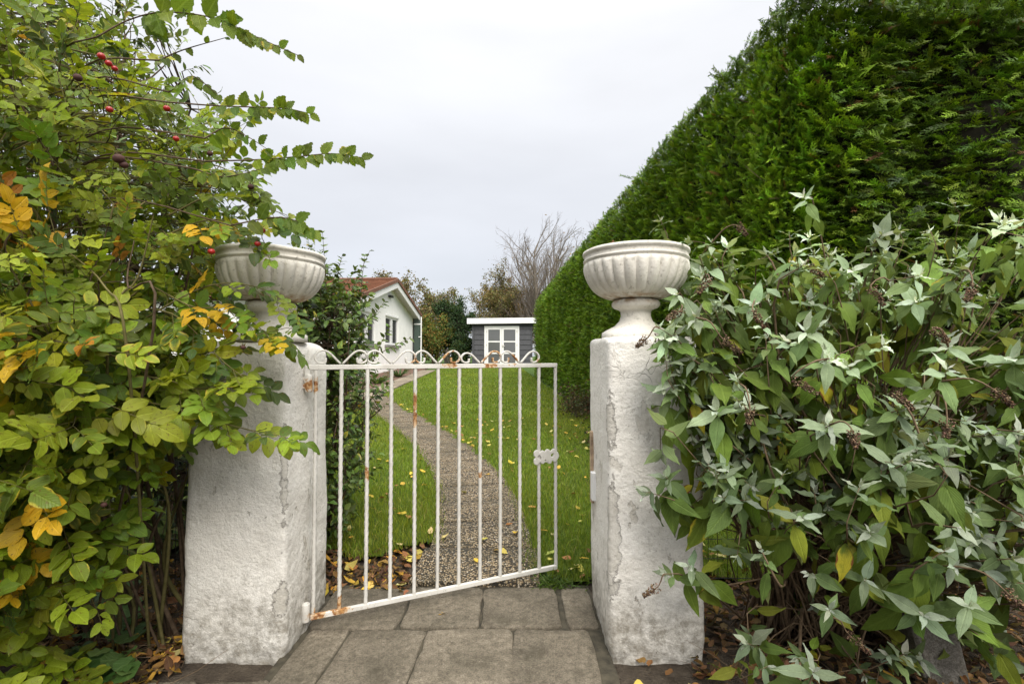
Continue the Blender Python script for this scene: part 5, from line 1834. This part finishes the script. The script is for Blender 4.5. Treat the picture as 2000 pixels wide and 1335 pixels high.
    for (px, py, d, s_) in ((198, 110, 1.38, 1.0), (212, 124, 1.39, 0.9), (224, 134, 1.40, 0.8), (214, 214, 1.5, 1.0), (326, 212, 1.52, 1.0), (344, 271, 1.52, 0.9), (413, 491, 1.62, 1.1), (503, 476, 1.66, 1.0), (511, 450, 1.68, 1.2)):
        hip(px, py, d, 0.0105 * s_, M['hip'])
    for (px, py, d, s_) in ((152, 152, 1.36, 1.2), (232, 310, 1.38, 1.6), (242, 322, 1.39, 1.2), (410, 300, 1.6, 1.0), (490, 365, 1.66, 1.1), (475, 678, 1.6, 0.9), (203, 985, 1.45, 0.9)):
        hip(px, py, d, 0.0095 * s_, M['hip_dead'], 'withered_hip')
    return root


rose_bush()


# ------------------------------------------------------------------ ELM SHOOTS arching over the rose
def elm():
    root = thing('elm_sapling', (-1.95, 2.15, 0.0), 'young elm whose long toothed-leaf shoots arch out over the urn and gate', 'tree')
    trunk = curve([(-1.95, 2.15, -0.03), (-1.92, 2.05, 0.8), (-1.85, 1.95, 1.6), (-1.80, 1.9, 2.2)], 18)
    V, Q = tubes([trunk], [np.linspace(0.016, 0.006, 18)], 8)
    mk('trunk', V, Q, M['bark'], root, smooth=True)
    S_ = [
        ([(190, 72), (250, 40), (320, 24), (420, 36), (500, 72), (582, 108)], 1.50, 0.30, 25, 0.088, 0.030),
        ([(310, 118), (360, 97), (440, 74)], 1.52, 0.1, 5, 0.042, 0.02),
        ([(330, 200), (430, 207), (520, 210), (560, 212), (606, 222)], 1.56, 0.25, 21, 0.052, 0.036),
        ([(400, 315), (500, 312), (580, 306), (650, 300), (706, 308)], 1.58, 0.25, 24, 0.056, 0.038),
        ([(450, 440), (530, 425), (575, 430), (610, 450)], 1.62, 0.15, 12, 0.062, 0.05),
        ([(330, 180), (370, 150), (395, 160), (425, 185)], 1.6, 0.1, 8, 0.05, 0.035),
        ([(400, 270), (440, 250), (480, 265), (520, 290)], 1.6, 0.1, 9, 0.052, 0.035),
        ([(380, 330), (430, 345), (470, 340), (510, 330)], 1.6, 0.1, 9, 0.055, 0.04),
    ]
    L = Leaves(ELM)
    for pts, d, t0, nl, l0, l1 in S_:
        cv = curve([P(x, y, d + 0.02 * math.sin(i * 1.7)) for i, (x, y) in enumerate(pts)], 30)
        a = trunk[((trunk - cv[0]) ** 2).sum(1).argmin()]
        full = np.vstack([curve([a, (a + cv[0]) / 2 + np.array([0, -0.05, 0.05]), cv[0]], 8)[:-1], cv])
        V, Q = tubes([full], [np.linspace(0.0030, 0.0010, len(full))], 6)
        mk('shoot', V, Q, M['bark'], root, smooth=True)
        for j in range(nl):
            t = t0 + (1 - t0) * j / (nl - 1)
            q = t * 29; i0 = min(int(q), 28)
            o_ = cv[i0] * (1 - (q - i0)) + cv[i0 + 1] * (q - i0)
            tan = unit(cv[i0 + 1] - cv[i0])
            low = j % 2 == 0 or random.random() < 0.35
            D = unit(tan * (0.55 if j < nl - 1 else 1.6) + np.array([0, RNG.normal(-0.25, 0.25), -0.95 if low else 0.55]) + RNG.normal(0, 0.12, 3))
            N = unit(np.array([RNG.normal(0, 0.35), -0.9, 0.45 if low else -0.2]))
            l = l0 + (l1 - l0) * (j / (nl - 1)) ** 1.2
            l *= RNG.uniform(0.85, 1.15)
            L.add(o_, D, N, l, l * 0.34, palette(1, [(3, (0.125, 0.185, 0.016), 0.18), (2, (0.095, 0.15, 0.02), 0.2)]), RNG.uniform(0.0, 0.25), 0.18, max(0, RNG.normal(0.1, 0.15)))
    emit_leaves(root, L, M['elm_leaf'], 300)


elm()


# ------------------------------------------------------------------ BUTTERFLY BUSH
def butterfly_bush():
    root = thing('butterfly_bush', (1.42, 2.15, 0.0), 'sprawling butterfly bush with woolly grey-green leaves and brown seed heads covering the right pillar', 'shrub')
    ells = [(1.42, 1.90, 1.20, 0.78, 0.42, 0.50, 1.25), (1.95, 1.85, 1.25, 0.65, 0.45, 0.50, 0.9), (1.02, 1.72, 0.98, 0.42, 0.26, 0.40, 1.1), (1.30, 1.62, 0.66, 0.42, 0.25, 0.34, 1.0), (1.80, 1.65, 0.64, 0.45, 0.3, 0.38, 1.1), (0.76, 1.80, 1.08, 0.24, 0.09, 0.36, 2.4), (1.05, 1.95, 1.45, 0.50, 0.25, 0.25, 1.3)]
    n = 460
    tips, out = in_ellipsoids(ells, n, 3.4)
    # tips seen alone in the photograph: low rosettes, the sprigs over the pillar, the ones that stand out on top
    named = [(1620, 1190, 1.50), (1500, 1300, 1.62), (1460, 1255, 1.66), (1555, 1285, 1.6), (1690, 1130, 1.5), (1530, 925, 1.5), (1568, 1010, 1.48), (1700, 1040, 1.48), (1485, 1070, 1.56), (1440, 1085, 1.6),
             (1410, 970, 1.6), (1385, 905, 1.66), (1290, 890, 1.75), (1265, 960, 1.74), (1345, 1105, 1.72), (1300, 930, 1.74), (1860, 395, 1.7), (1570, 385, 1.75), (1290, 430, 2.0), (1345, 470, 1.95),
             (1870, 1030, 1.45), (1900, 1000, 1.5), (1980, 1090, 1.45), (1800, 860, 1.4), (1620, 830, 1.45), (1440, 740, 1.6), (1330, 610, 1.72), (1300, 660, 1.76), (1310, 745, 1.78), (1620, 700, 1.5), (1850, 720, 1.45),
             (1960, 440, 1.6), (1690, 1320, 1.7), (1800, 1290, 1.7), (1960, 1300, 1.65), (1720, 1290, 1.7), (1288, 640, 1.77), (1300, 700, 1.76), (1300, 1120, 1.71), (1360, 620, 1.7), (1350, 700, 1.7), (1405, 830, 1.85), (1420, 880, 1.90), (1402, 780, 1.8), (1440, 930, 1.90), (1430, 985, 1.85), (1460, 860, 1.8)]
    T2 = [P(*q) for q in named]
    for _ in range(11):
        q = P(RNG.uniform(1440, 1990), RNG.uniform(1060, 1330), 1.0) - [0, 0, CAM_H]
        zt = RNG.uniform(0.10, 0.32)
        T2.append(q * ((zt - CAM_H) / q[2]) + [0, 0, CAM_H])
    T2 = np.array(T2)
    cen = np.array([1.5, 2.1, 0.75])
    tips = np.vstack([tips, T2]); out = np.vstack([out, unit((T2 - cen) * [1, 1.4, 0.8])])
    px, py, dd = proj(tips)
    # keep the left outline of the crown and the latch side of the pillar clear
    edge = np.interp(py, [380, 480, 600, 700, 820, 900, 1000, 1100, 1200, 1335], [1560, 1330, 1270, 1270, 1285, 1310, 1330, 1420, 1440, 1450])
    ok = (px > edge) & (tips[:, 1] > 1.15) | (np.arange(len(tips)) >= n)
    tips, out = tips[ok], out[ok]
    n = len(tips)
    axis = unit(out * 0.75 + [-0.05, -0.25, 0.65] + RNG.normal(0, 0.36, (n, 3)))
    bases = np.array([(1.42, 2.2, 0), (1.30, 2.15, 0), (1.6, 2.2, 0), (1.2, 2.22, 0), (1.78, 2.15, 0)])
    stems = []
    for k in range(n):
        r = bases[k % 5] + np.r_[RNG.normal(0, 0.06, 2), -0.04]
        t = tips[k]
        m1 = r * 0.62 + t * 0.38 + np.array([0, 0.05, 0.10]) + RNG.normal(0, 0.05, 3)
        stems.append(curve([r, m1, t - axis[k] * 0.16 + RNG.normal(0, 0.015, 3), t], 10))
    stems = np.array(stems)
    rr = np.linspace(0.0075, 0.0016, 10)
    for k in range(0, n, max(1, n // 40)):
        V, Q = tubes(stems[k:k + 1], rr[None] * 1.15, 6)
        mk('stem', V, Q, M['dead_twig'], root, smooth=True)
    V, Q = tubes(stems, rr[None].repeat(n, 0) * RNG.uniform(0.5, 0.9, (n, 1)), 4)
    mk('twigs', V, Q, M['dead_twig'], root)['kind'] = 'stuff'
    L = Leaves(LANCE)
    # rosettes of paired leaves down each shoot: woolly pale at the tip, larger and greener below
    ref = unit(RNG.normal(size=(n, 3)))
    s1 = unit(np.cross(axis, ref)); s2 = np.cross(axis, s1)
    sc = RNG.uniform(0.60, 1.18, n)
    hi = np.clip((tips[:, 2] - 0.75) / 0.6, 0, 1)
    big = RNG.random(n)
    tone = np.clip(RNG.normal(0.95, 0.2, n), 0.55, 1.3)
    for lev, (back, ang, ln, wd, col, agem) in enumerate([
            (0.000, 18, 0.032, 0.15, (0.47, 0.52, 0.43), 0.0), (0.004, 44, 0.060, 0.17, (0.38, 0.44, 0.335), 0.0), (0.014, 68, 0.084, 0.19, (0.225, 0.295, 0.175), 0.0),
            (0.032, 86, 0.094, 0.205, (0.135, 0.200, 0.070), 0.0), (0.060, 100, 0.108, 0.205, (0.105, 0.170, 0.030), 0.0), (0.100, 112, 0.120, 0.225, (0.115, 0.180, 0.022), 0.0), (0.15, 120, 0.118, 0.22, (0.135, 0.190, 0.02), 0.04)]):
        th = RNG.normal(lev * math.pi / 2, 0.25, n)
        for sg in (-1, 1):
            sd = s1 * np.cos(th)[:, None] * sg + s2 * np.sin(th)[:, None] * sg
            a = np.radians(ang + RNG.normal(0, 16, n))
            D = unit(axis * np.cos(a)[:, None] + sd * np.sin(a)[:, None] + np.array([0, 0, -0.10 * lev]) + RNG.normal(0, 0.07, (n, 3)))
            N = unit(axis - D * (axis * D).sum(1, keepdims=True) + np.array([0, -0.05, 0.25]) + RNG.normal(0, 0.14, (n, 3)))
            q = RNG.random(n) < (0.94 if lev < 4 else 0.75 if lev < 6 else 0.5)
            l = ln * sc * RNG.uniform(0.68, 1.22, n) * (1 + 0.35 * (big > 0.8) * (lev > 3))
            cj = jitter(col, n, 0.10) * tone[:, None]
            if lev < 5: cj = cj * (0.86 + 0.58 * hi[:, None])
            if lev >= 4:
                yl = RNG.random(n) < 0.16
                cj[yl] = jitter((0.17, 0.20, 0.02), yl.sum(), 0.2)
            O = tips - axis * (back * 1.3)[..., None] if np.ndim(back) else tips - axis * back * 1.3
            L.add(O[q], D[q], N[q], l[q], (l * wd * (1.0 + 0.12 * RNG.normal(size=n)))[q], cj[q], np.clip(RNG.normal(0.10 + 0.05 * lev, 0.12, n), -0.1, 0.6)[q], RNG.uniform(-0.05, 0.28, q.sum()), np.where((RNG.random(n) < 0.06) & (lev > 3), RNG.uniform(0.25, 0.7, n), agem)[q])
    emit_leaves(root, L, M['bud_leaf'], 300)
    # brown seed panicles
    heads = [(1465, 795, 1.5, -0.2), (1665, 840, 1.38, -0.1), (1740, 765, 1.42, 0.6), (1330, 605, 1.66, -0.7), (1470, 605, 1.55, 0.3), (1410, 660, 1.6, 0.8), (1545, 740, 1.5, 0.7), (1265, 660, 1.76, -0.8), (1285, 1145, 1.70, -0.9),
             (1960, 1150, 1.30, 0.3), (1655, 1235, 1.6, 0.4), (1440, 440, 1.8, 0.2), (1700, 560, 1.6, 0.2), (1900, 560, 1.5, -0.4), (1820, 640, 1.5, 0.5), (1580, 520, 1.7, 0.4), (1385, 545, 1.75, -0.6), (1940, 760, 1.4, 0.5), (1850, 820, 1.42, -0.3)]
    sp = stems[:, 5:].reshape(-1, 3)
    for (px_, py_, d, lean) in heads:
        c = P(px_, py_, d)
        l = RNG.uniform(0.055, 0.085)
        ax = unit(np.array([lean, -0.25, -0.75 + 0.5 * RNG.random()]))
        m_ = 150
        t = RNG.random(m_) ** 0.8
        a = unit(np.cross(ax, [0.3, 0.5, 0.2])); b = np.cross(ax, a)
        ang = RNG.uniform(0, 6.283, m_); rad_ = (0.017 * (1 - 0.72 * t) + 0.002) * np.sqrt(RNG.random(m_))
        pc = c + ax * (t * l)[:, None] + a * (np.cos(ang) * rad_)[:, None] + b * (np.sin(ang) * rad_)[:, None]
        s_ = RNG.uniform(0.0016, 0.0034, m_)
        dv = unit(RNG.normal(size=(m_, 3)) + ax)
        x_ = unit(np.cross(dv, [0.2, 0.3, 1])); y_ = np.cross(dv, x_)
        V = np.stack([pc - dv * s_[:, None] * 1.6, pc + x_ * s_[:, None], pc + y_ * s_[:, None], pc - (x_ + y_) * s_[:, None] * 0.8, pc + dv * s_[:, None] * 1.7], 1).reshape(-1, 3)
        T = (np.arange(m_)[:, None, None] * 5 + np.array([[0, 2, 1], [0, 3, 2], [0, 1, 3], [4, 1, 2], [4, 2, 3], [4, 3, 1]])[None]).reshape(-1, 3)
        o = mk('seed_head', V, T, M['seed'], root, col=np.repeat(palette(m_, [(3, (0.16, 0.105, 0.065), 0.3), (2, (0.09, 0.055, 0.035), 0.3), (1, (0.26, 0.19, 0.12), 0.2)]), 5, 0))
        nb = sp[((sp - c) ** 2).sum(1).argmin()]
        V, Q = tubes([curve([nb, (nb + c) / 2 + np.array([0, -0.01, 0.02]), c, c + ax * l * 0.85], 9)], [np.linspace(0.0034, 0.0012, 9)], 5)
        mk('stalk', V, Q, M['dead_twig'], o)
    return root


butterfly_bush()

# ------------------------------------------------------------------ small plants, litter, fence, odds and ends
herb = thing('ground_herb', (-1.5, 1.85, 0.0), 'low round-leaved green herb at the foot of the rose bush', 'plant')
L = Leaves(ROUND)
pts = [(250, 1185, 1.86, 0.10, 0.075), (180, 1170, 1.88, 0.09, 0.05), (290, 1230, 1.9, 0.05, 0.05)] + [(random.uniform(110, 275), random.uniform(1130, 1335), 0, random.uniform(0.02, 0.10), random.uniform(0.026, 0.05)) for _ in range(46)]
stem_p = []
for (px_, py_, d_, zz, r) in pts:
    q = P(px_, py_, 1.0); q = (q - [0, 0, CAM_H]); q = q * ((CAM_H - zz) / -q[2]) + [0, 0, CAM_H]
    D = unit(np.array([RNG.normal(0, 0.5), -0.7, RNG.normal(0.15, 0.25)]))
    L.add(q - D * r * 0.9, D, unit(np.array([RNG.normal(0, 0.25), -0.35, 1.0])), r * 1.9, r * 0.95, palette(1, [(3, (0.065, 0.130, 0.030), 0.2), (1, (0.10, 0.17, 0.04), 0.2), (1, (0.045, 0.09, 0.03), 0.2)]), 0.1, 0.12, 0.0)
    stem_p.append(np.stack([np.r_[q[:2] + RNG.normal(0, 0.03, 2) + [0, 0.03], -0.02], q + [0, 0.02, -zz * 0.5], q - D * r * 0.9]))
emit_leaves(herb, L, M['herb_leaf'], 60)
V, Q = tubes(np.array(stem_p), np.array([[0.0015, 0.0013, 0.001]]).repeat(len(stem_p), 0), 4)
mk('leaf_stalks', V, Q, M['green_bark'], herb)['kind'] = 'stuff'


def litter(name, label, n, regions, items, size=(0.03, 0.06)):
    pts = []
    for (x0, x1, y0, y1, w) in regions:
        k = int(n * w)
        pts.append(np.c_[RNG.uniform(x0, x1, k), RNG.uniform(y0, y1, k)])
    p2 = np.vstack(pts); k = len(p2)
    inp = ((np.abs(p2[:, 0] - PL[0]) < 0.22) & (np.abs(p2[:, 1] - PL[1]) < 0.23)) | ((np.abs(p2[:, 0] - PR[0]) < 0.2) & (np.abs(p2[:, 1] - PR[1]) < 0.23))
    p2 = p2[~inp]; k = len(p2)
    L = Leaves(OVATE4)
    O = np.c_[p2, tz(p2[:, 1]) - 0.022 + RNG.uniform(0, 0.03, k)]
    a = RNG.uniform(0, 6.283, k)
    D = unit(np.c_[np.cos(a), np.sin(a), RNG.normal(0.05, 0.22, k)])
    l = RNG.uniform(*size, k)
    L.add(O, D, unit(RNG.normal(0, 0.35, (k, 3)) + [0, 0, 1]), l, l * RNG.uniform(0.22, 0.34, k), palette(k, items), RNG.uniform(-0.7, 0.7, k), RNG.uniform(-0.2, 0.8, k), RNG.uniform(0, 0.3, k))
    V, a_ = L.verts(); nv = V.shape[1]
    o = mk(name, V, (OVATE4[2][None] + (np.arange(k) * nv)[:, None, None]).reshape(-1, 4), M['litter'], None, col=np.repeat(a_['col'], nv, 0), uv=np.tile(OVATE4[1], (k, 1)), age=np.repeat(a_['age'], nv), smooth=True)
    return tag(o, label, 'leaf litter', kind='stuff')


DEAD = [(4, (0.135, 0.065, 0.028), 0.3), (3, (0.075, 0.040, 0.020), 0.3), (2, (0.22, 0.12, 0.055), 0.25), (0.5, (0.36, 0.20, 0.03), 0.25)]
litter('leaf_litter', 'brown dead leaves carpeting the soil under the butterfly bush', 2600, [(0.72, 2.6, 1.55, 2.9, 1.0)], DEAD)
litter('leaf_litter', 'brown and orange dead leaves under the rose bush left of the pillar', 1500, [(-2.4, -1.30, 1.75, 2.9, 1.0)], DEAD + [(1.0, (0.45, 0.22, 0.03), 0.25)])
litter('leaf_litter', 'brown dead leaves in the bed between left pillar and path', 420, [(-1.15, -0.52, 2.52, 3.05, 1.0)], DEAD + [(1.6, (0.50, 0.28, 0.04), 0.25)])
# fine dry twigs on the soil under both bushes
n = 420
x = np.where(RNG.random(n) < 0.6, RNG.uniform(0.80, 2.6, n), RNG.uniform(-2.2, -1.32, n)); y = RNG.uniform(1.65, 2.7, n)
a = RNG.uniform(0, 6.283, n)
dv = np.c_[np.cos(a), np.sin(a), RNG.uniform(-0.02, 0.7, n)]
Pt = np.c_[x, y, np.full(n, -0.02)][:, None] + dv[:, None] * (RNG.uniform(0.08, 0.34, n)[:, None] * np.linspace(0, 1, 4))[..., None] + np.cumsum(RNG.normal(0, 0.008, (n, 4, 3)), 1)
V, Q = tubes(Pt, np.linspace(0.0016, 0.0006, 4)[None].repeat(n, 0), 4)
tag(mk('dry_twigs', V, Q, M['dead_twig']), 'fine dry twigs and stalks lying under the two bushes', 'twigs', kind='stuff')


# wire mesh fences behind both bushes
def fence(x0, x1, y, label, posts):
    root = thing('wire_fence', (x0, y, 0.0), label, 'fence', 'wire fences beside the gate pillars')
    for px_ in posts:
        V, Q = tubes([np.array([(px_, y, -0.1), (px_, y, 0.6), (px_, y, 1.2)])], [[0.02] * 3], 10)
        mk('post', V, Q, M['dark_metal'], root, smooth=True)
    xs_ = np.arange(x0, x1, 0.05)
    vert = np.stack([np.stack([np.full(3, q), np.full(3, y), np.array([0.02, 0.55, 1.1])], -1) for q in xs_])
    zs_2 = np.arange(0.05, 1.12, 0.10)
    hor = np.stack([np.stack([np.array([x0, (x0 + x1) / 2, x1]), np.full(3, y - 0.003), np.full(3, q)], -1) for q in zs_2])
    V, Q = join([tubes(vert, np.full((len(vert), 3), 0.0017), 4), tubes(hor, np.full((len(hor), 3), 0.0017), 4)])
    mk('mesh_wires', V, Q, M['dark_metal'], root)


fence(0.82, 3.3, 2.56, 'dark wire mesh fence running behind the butterfly bush', [0.84, 2.3])
fence(-3.6, -1.36, 2.56, 'dark wire mesh fence running behind the rose bush', [-1.38, -2.7])
# grey concrete stump behind the butterfly bush
cb = P(1825, 1095, 1.9)
blk = thing('concrete_block', (cb[0], cb[1], 0.0), 'rough grey concrete edging block tilted in the leaf litter under the butterfly bush', 'concrete block')
box_obj('block', (cb[0] - 0.085, cb[1] - 0.05, -0.06), (cb[0] + 0.085, cb[1] + 0.05, 0.42), M['concrete'], blk, 0.012, fn=lambda c: (c[0] - 0.16 * (c[2]), c[1] + 0.10 * c[2], c[2]))


# ------------------------------------------------------------------ fallen leaves, one by one
def fallen(x, y, zoff, colr, size, tpl, label, group, flat=1.0):
    z = float(tz(y)) + zoff
    L = Leaves(tpl)
    a = RNG.uniform(0, 6.283)
    D = np.array([math.cos(a), math.sin(a), RNG.normal(0.02, 0.10)])
    L.add(np.array([x, y, z]), D, np.array([RNG.normal(0, 0.22), RNG.normal(-0.1, 0.22), 1.0]), size, size * RNG.uniform(0.28, 0.42), colr, RNG.uniform(-0.55, 0.3) * flat, RNG.uniform(0.0, 0.5), RNG.uniform(0, 0.25))
    V, a_ = L.verts()
    zmin = V[0, :, 2].min()
    V[0, :, 2] += z - zmin
    o = mk('fallen_leaf', V[0], tpl[2], M['litter'], None, loc=(x, y, z), col=np.tile(a_['col'][0], (V.shape[1], 1)), uv=tpl[1], age=np.full(V.shape[1], a_['age'][0]), smooth=True)
    return tag(o, label, 'fallen leaf', group)


_ONES = ['', 'first', 'second', 'third', 'fourth', 'fifth', 'sixth', 'seventh', 'eighth', 'ninth', 'tenth', 'eleventh', 'twelfth', 'thirteenth', 'fourteenth', 'fifteenth', 'sixteenth', 'seventeenth', 'eighteenth', 'nineteenth']


def nth(r):
    """position counted from the left, in words"""
    r += 1
    if r == 1: return 'leftmost'
    if r < 20: return _ONES[r] + ' from left'
    t, o = divmod(r, 10)
    base = {2: 'twent', 3: 'thirt', 4: 'fort', 5: 'fift', 6: 'sixt', 7: 'sevent', 8: 'eight', 9: 'ninet'}[min(t, 9)]
    return (base + ('ieth' if o == 0 else 'y-' + _ONES[o])) + ' from left'


def ordinal(objs, fmt):
    """tell a few large leaves of one kind apart by their order from the left"""
    xs_ = [float(proj(np.array(o.location))[0]) for o in objs]
    order = sorted(range(len(objs)), key=lambda i: xs_[i])
    if len(objs) == 1:
        objs[0]['label'] = fmt.replace('{} of the ', 'only ').replace('leaves', 'leaf'); return
    for r, i in enumerate(order):
        objs[i]['label'] = fmt.format(nth(r) if r < len(order) - 1 or r == 0 else 'rightmost')


YEL = [(3, (0.55, 0.36, 0.05), 0.2), (2, (0.52, 0.44, 0.10), 0.2), (1, (0.60, 0.52, 0.22), 0.15)]
BRN = [(3, (0.34, 0.17, 0.05), 0.25), (2, (0.24, 0.11, 0.04), 0.25)]
TP = [OBOVATE, ELM, OVATE4]


def scatter(n, region, label_y, label_b, group, zoff, test, size=(0.035, 0.065), py=0.68, order=False):
    k = 0; tries = 0; made = {True: [], False: []}
    while k < n and tries < n * 60:
        tries += 1
        x, y = random.uniform(region[0], region[1]), region[2] + (region[3] - region[2]) * random.random() ** 1.35
        if not test(x, y): continue
        yl = random.random() < py
        if order and len(made[yl]) >= 12: yl = not yl
        cc = palette(1, YEL if yl else BRN)[0]; sz = random.uniform(*size)
        lab = label_y if yl else label_b
        if label_b is None:
            shade = ('pale yellow' if cc[2] > 0.14 else 'bright yellow' if cc[1] > 0.34 else 'ochre') if yl else ('tan' if cc[0] > 0.30 else 'brown')
            where = 'near gate' if y < 3.7 else 'midway' if y < 5.0 else 'far back'
            lab = ('large ' if sz > np.mean(size) else 'small ') + shade + ' leaf on the ' + label_y + ' ' + where
        made[yl].append(fallen(x, y, zoff, cc, sz, random.choice(TP), lab, group + (', yellow' if yl else ', brown')))
        k += 1
    if label_b is None:
        by = {}
        for o in made[True] + made[False]: by.setdefault(o['label'], []).append(o)
        for lab, os_ in by.items():
            if len(os_) > 1: ordinal(os_, lab + ', {}')
    if order:
        for yl in (True, False):
            if made[yl]: ordinal(made[yl], label_y if yl else label_b)


pd = lambda x, y: float(path_dist(np.array([x]), np.array([y]))[0])
pcx = lambda y: float(np.interp(y, PC[:, 1], PC[:, 0]))
scatter(150, (-1.0, 1.35, 2.75, 7.6), 'lawn right of the path', None, 'leaves on the lawn right of the path', 0.030,
        lambda x, y: x > pcx(y) and pd(x, y) > HALF + 0.03 and x < hedge_x(y) - 0.3)
scatter(40, (-2.9, -0.3, 3.0, 10.0), 'outer path edge', None, 'leaves along the outer path edge', 0.022,
        lambda x, y: x > pcx(y) and HALF - 0.03 < pd(x, y) < HALF + 0.04)
scatter(60, (-1.9, -0.5, 3.0, 5.6), 'lawn left of the path', None, 'leaves on the lawn left of the path', 0.030,
        lambda x, y: x < pcx(y) and pd(x, y) > HALF + 0.02)
scatter(9, (-0.5, 0.1, 2.65, 4.6), '{} of the yellow leaves on the gravel path', '{} of the brown leaves on the gravel path', 'leaves on the path', 0.020, lambda x, y: pd(x, y) < HALF - 0.05, order=True)
scatter(20, (-1.0, -0.50, 2.50, 3.1), '{} of the yellow leaves in the bed beside the path', '{} of the orange-brown leaves in the bed beside the path', 'leaves in the bed behind the left pillar', -0.004, lambda x, y: pd(x, y) > HALF, (0.05, 0.08), 0.55, True)
scatter(24, (-1.56, -1.33, 1.80, 2.10), '{} of the yellow leaves at the left pillar foot', '{} of the brown leaves at the left pillar foot', 'leaves at the foot of the left pillar', -0.002, lambda x, y: x < -1.34, (0.045, 0.07), 0.7, True)
scatter(8, (0.42, 0.85, 1.78, 1.96), '{} of the yellow leaves before the right pillar', '{} of the orange-brown leaves before the right pillar', 'leaves in front of the right pillar', -0.012, lambda x, y: True, (0.03, 0.05), 0.4, True)
scatter(7, (0.26, 0.40, 2.60, 2.80), '{} of the yellow leaves inside beside the right pillar', '{} of the brown leaves inside beside the right pillar', 'leaves by the inner side of the right pillar', 0.02, lambda x, y: True, (0.04, 0.06), 0.7, True)
q = P(873, 1191, 2.32)
fallen(-0.31, 2.30, 0.006, np.array((0.50, 0.30, 0.06)), 0.04, OVATE4, 'single small yellow leaf lying on the concrete slabs in front of the gate', None, 0.4)
# grass tuft at the gate's free end
tuft = thing('grass_tuft', (0.23, 2.60, 0.0), 'grass tuft growing at the slab edge under the free end of the gate', 'plant')
L = Leaves(LANCE3)
n = 190
a = RNG.uniform(0, 6.283, n)
L.add(np.c_[0.23 + RNG.normal(0, 0.07, n), 2.60 + RNG.normal(0, 0.035, n), np.full(n, -0.012)], unit(np.c_[np.cos(a) * 0.8, np.sin(a) * 0.8, RNG.uniform(0.4, 1.4, n)]), np.c_[-np.cos(a), -np.sin(a), np.full(n, 0.5)], RNG.uniform(0.04, 0.10, n), 0.0024, jitter((0.075, 0.13, 0.02), n), 0.3, 0.2)
V, a_ = L.verts(); nv = V.shape[1]
o = mk('blades', V, (LANCE3[2][None] + (np.arange(n) * nv)[:, None, None]).reshape(-1, 4), M['blade'], tuft, col=np.repeat(a_['col'], nv, 0))
o['kind'] = 'stuff'
for o in bpy.data.objects:
    if 'wx' in o: del o['wx']
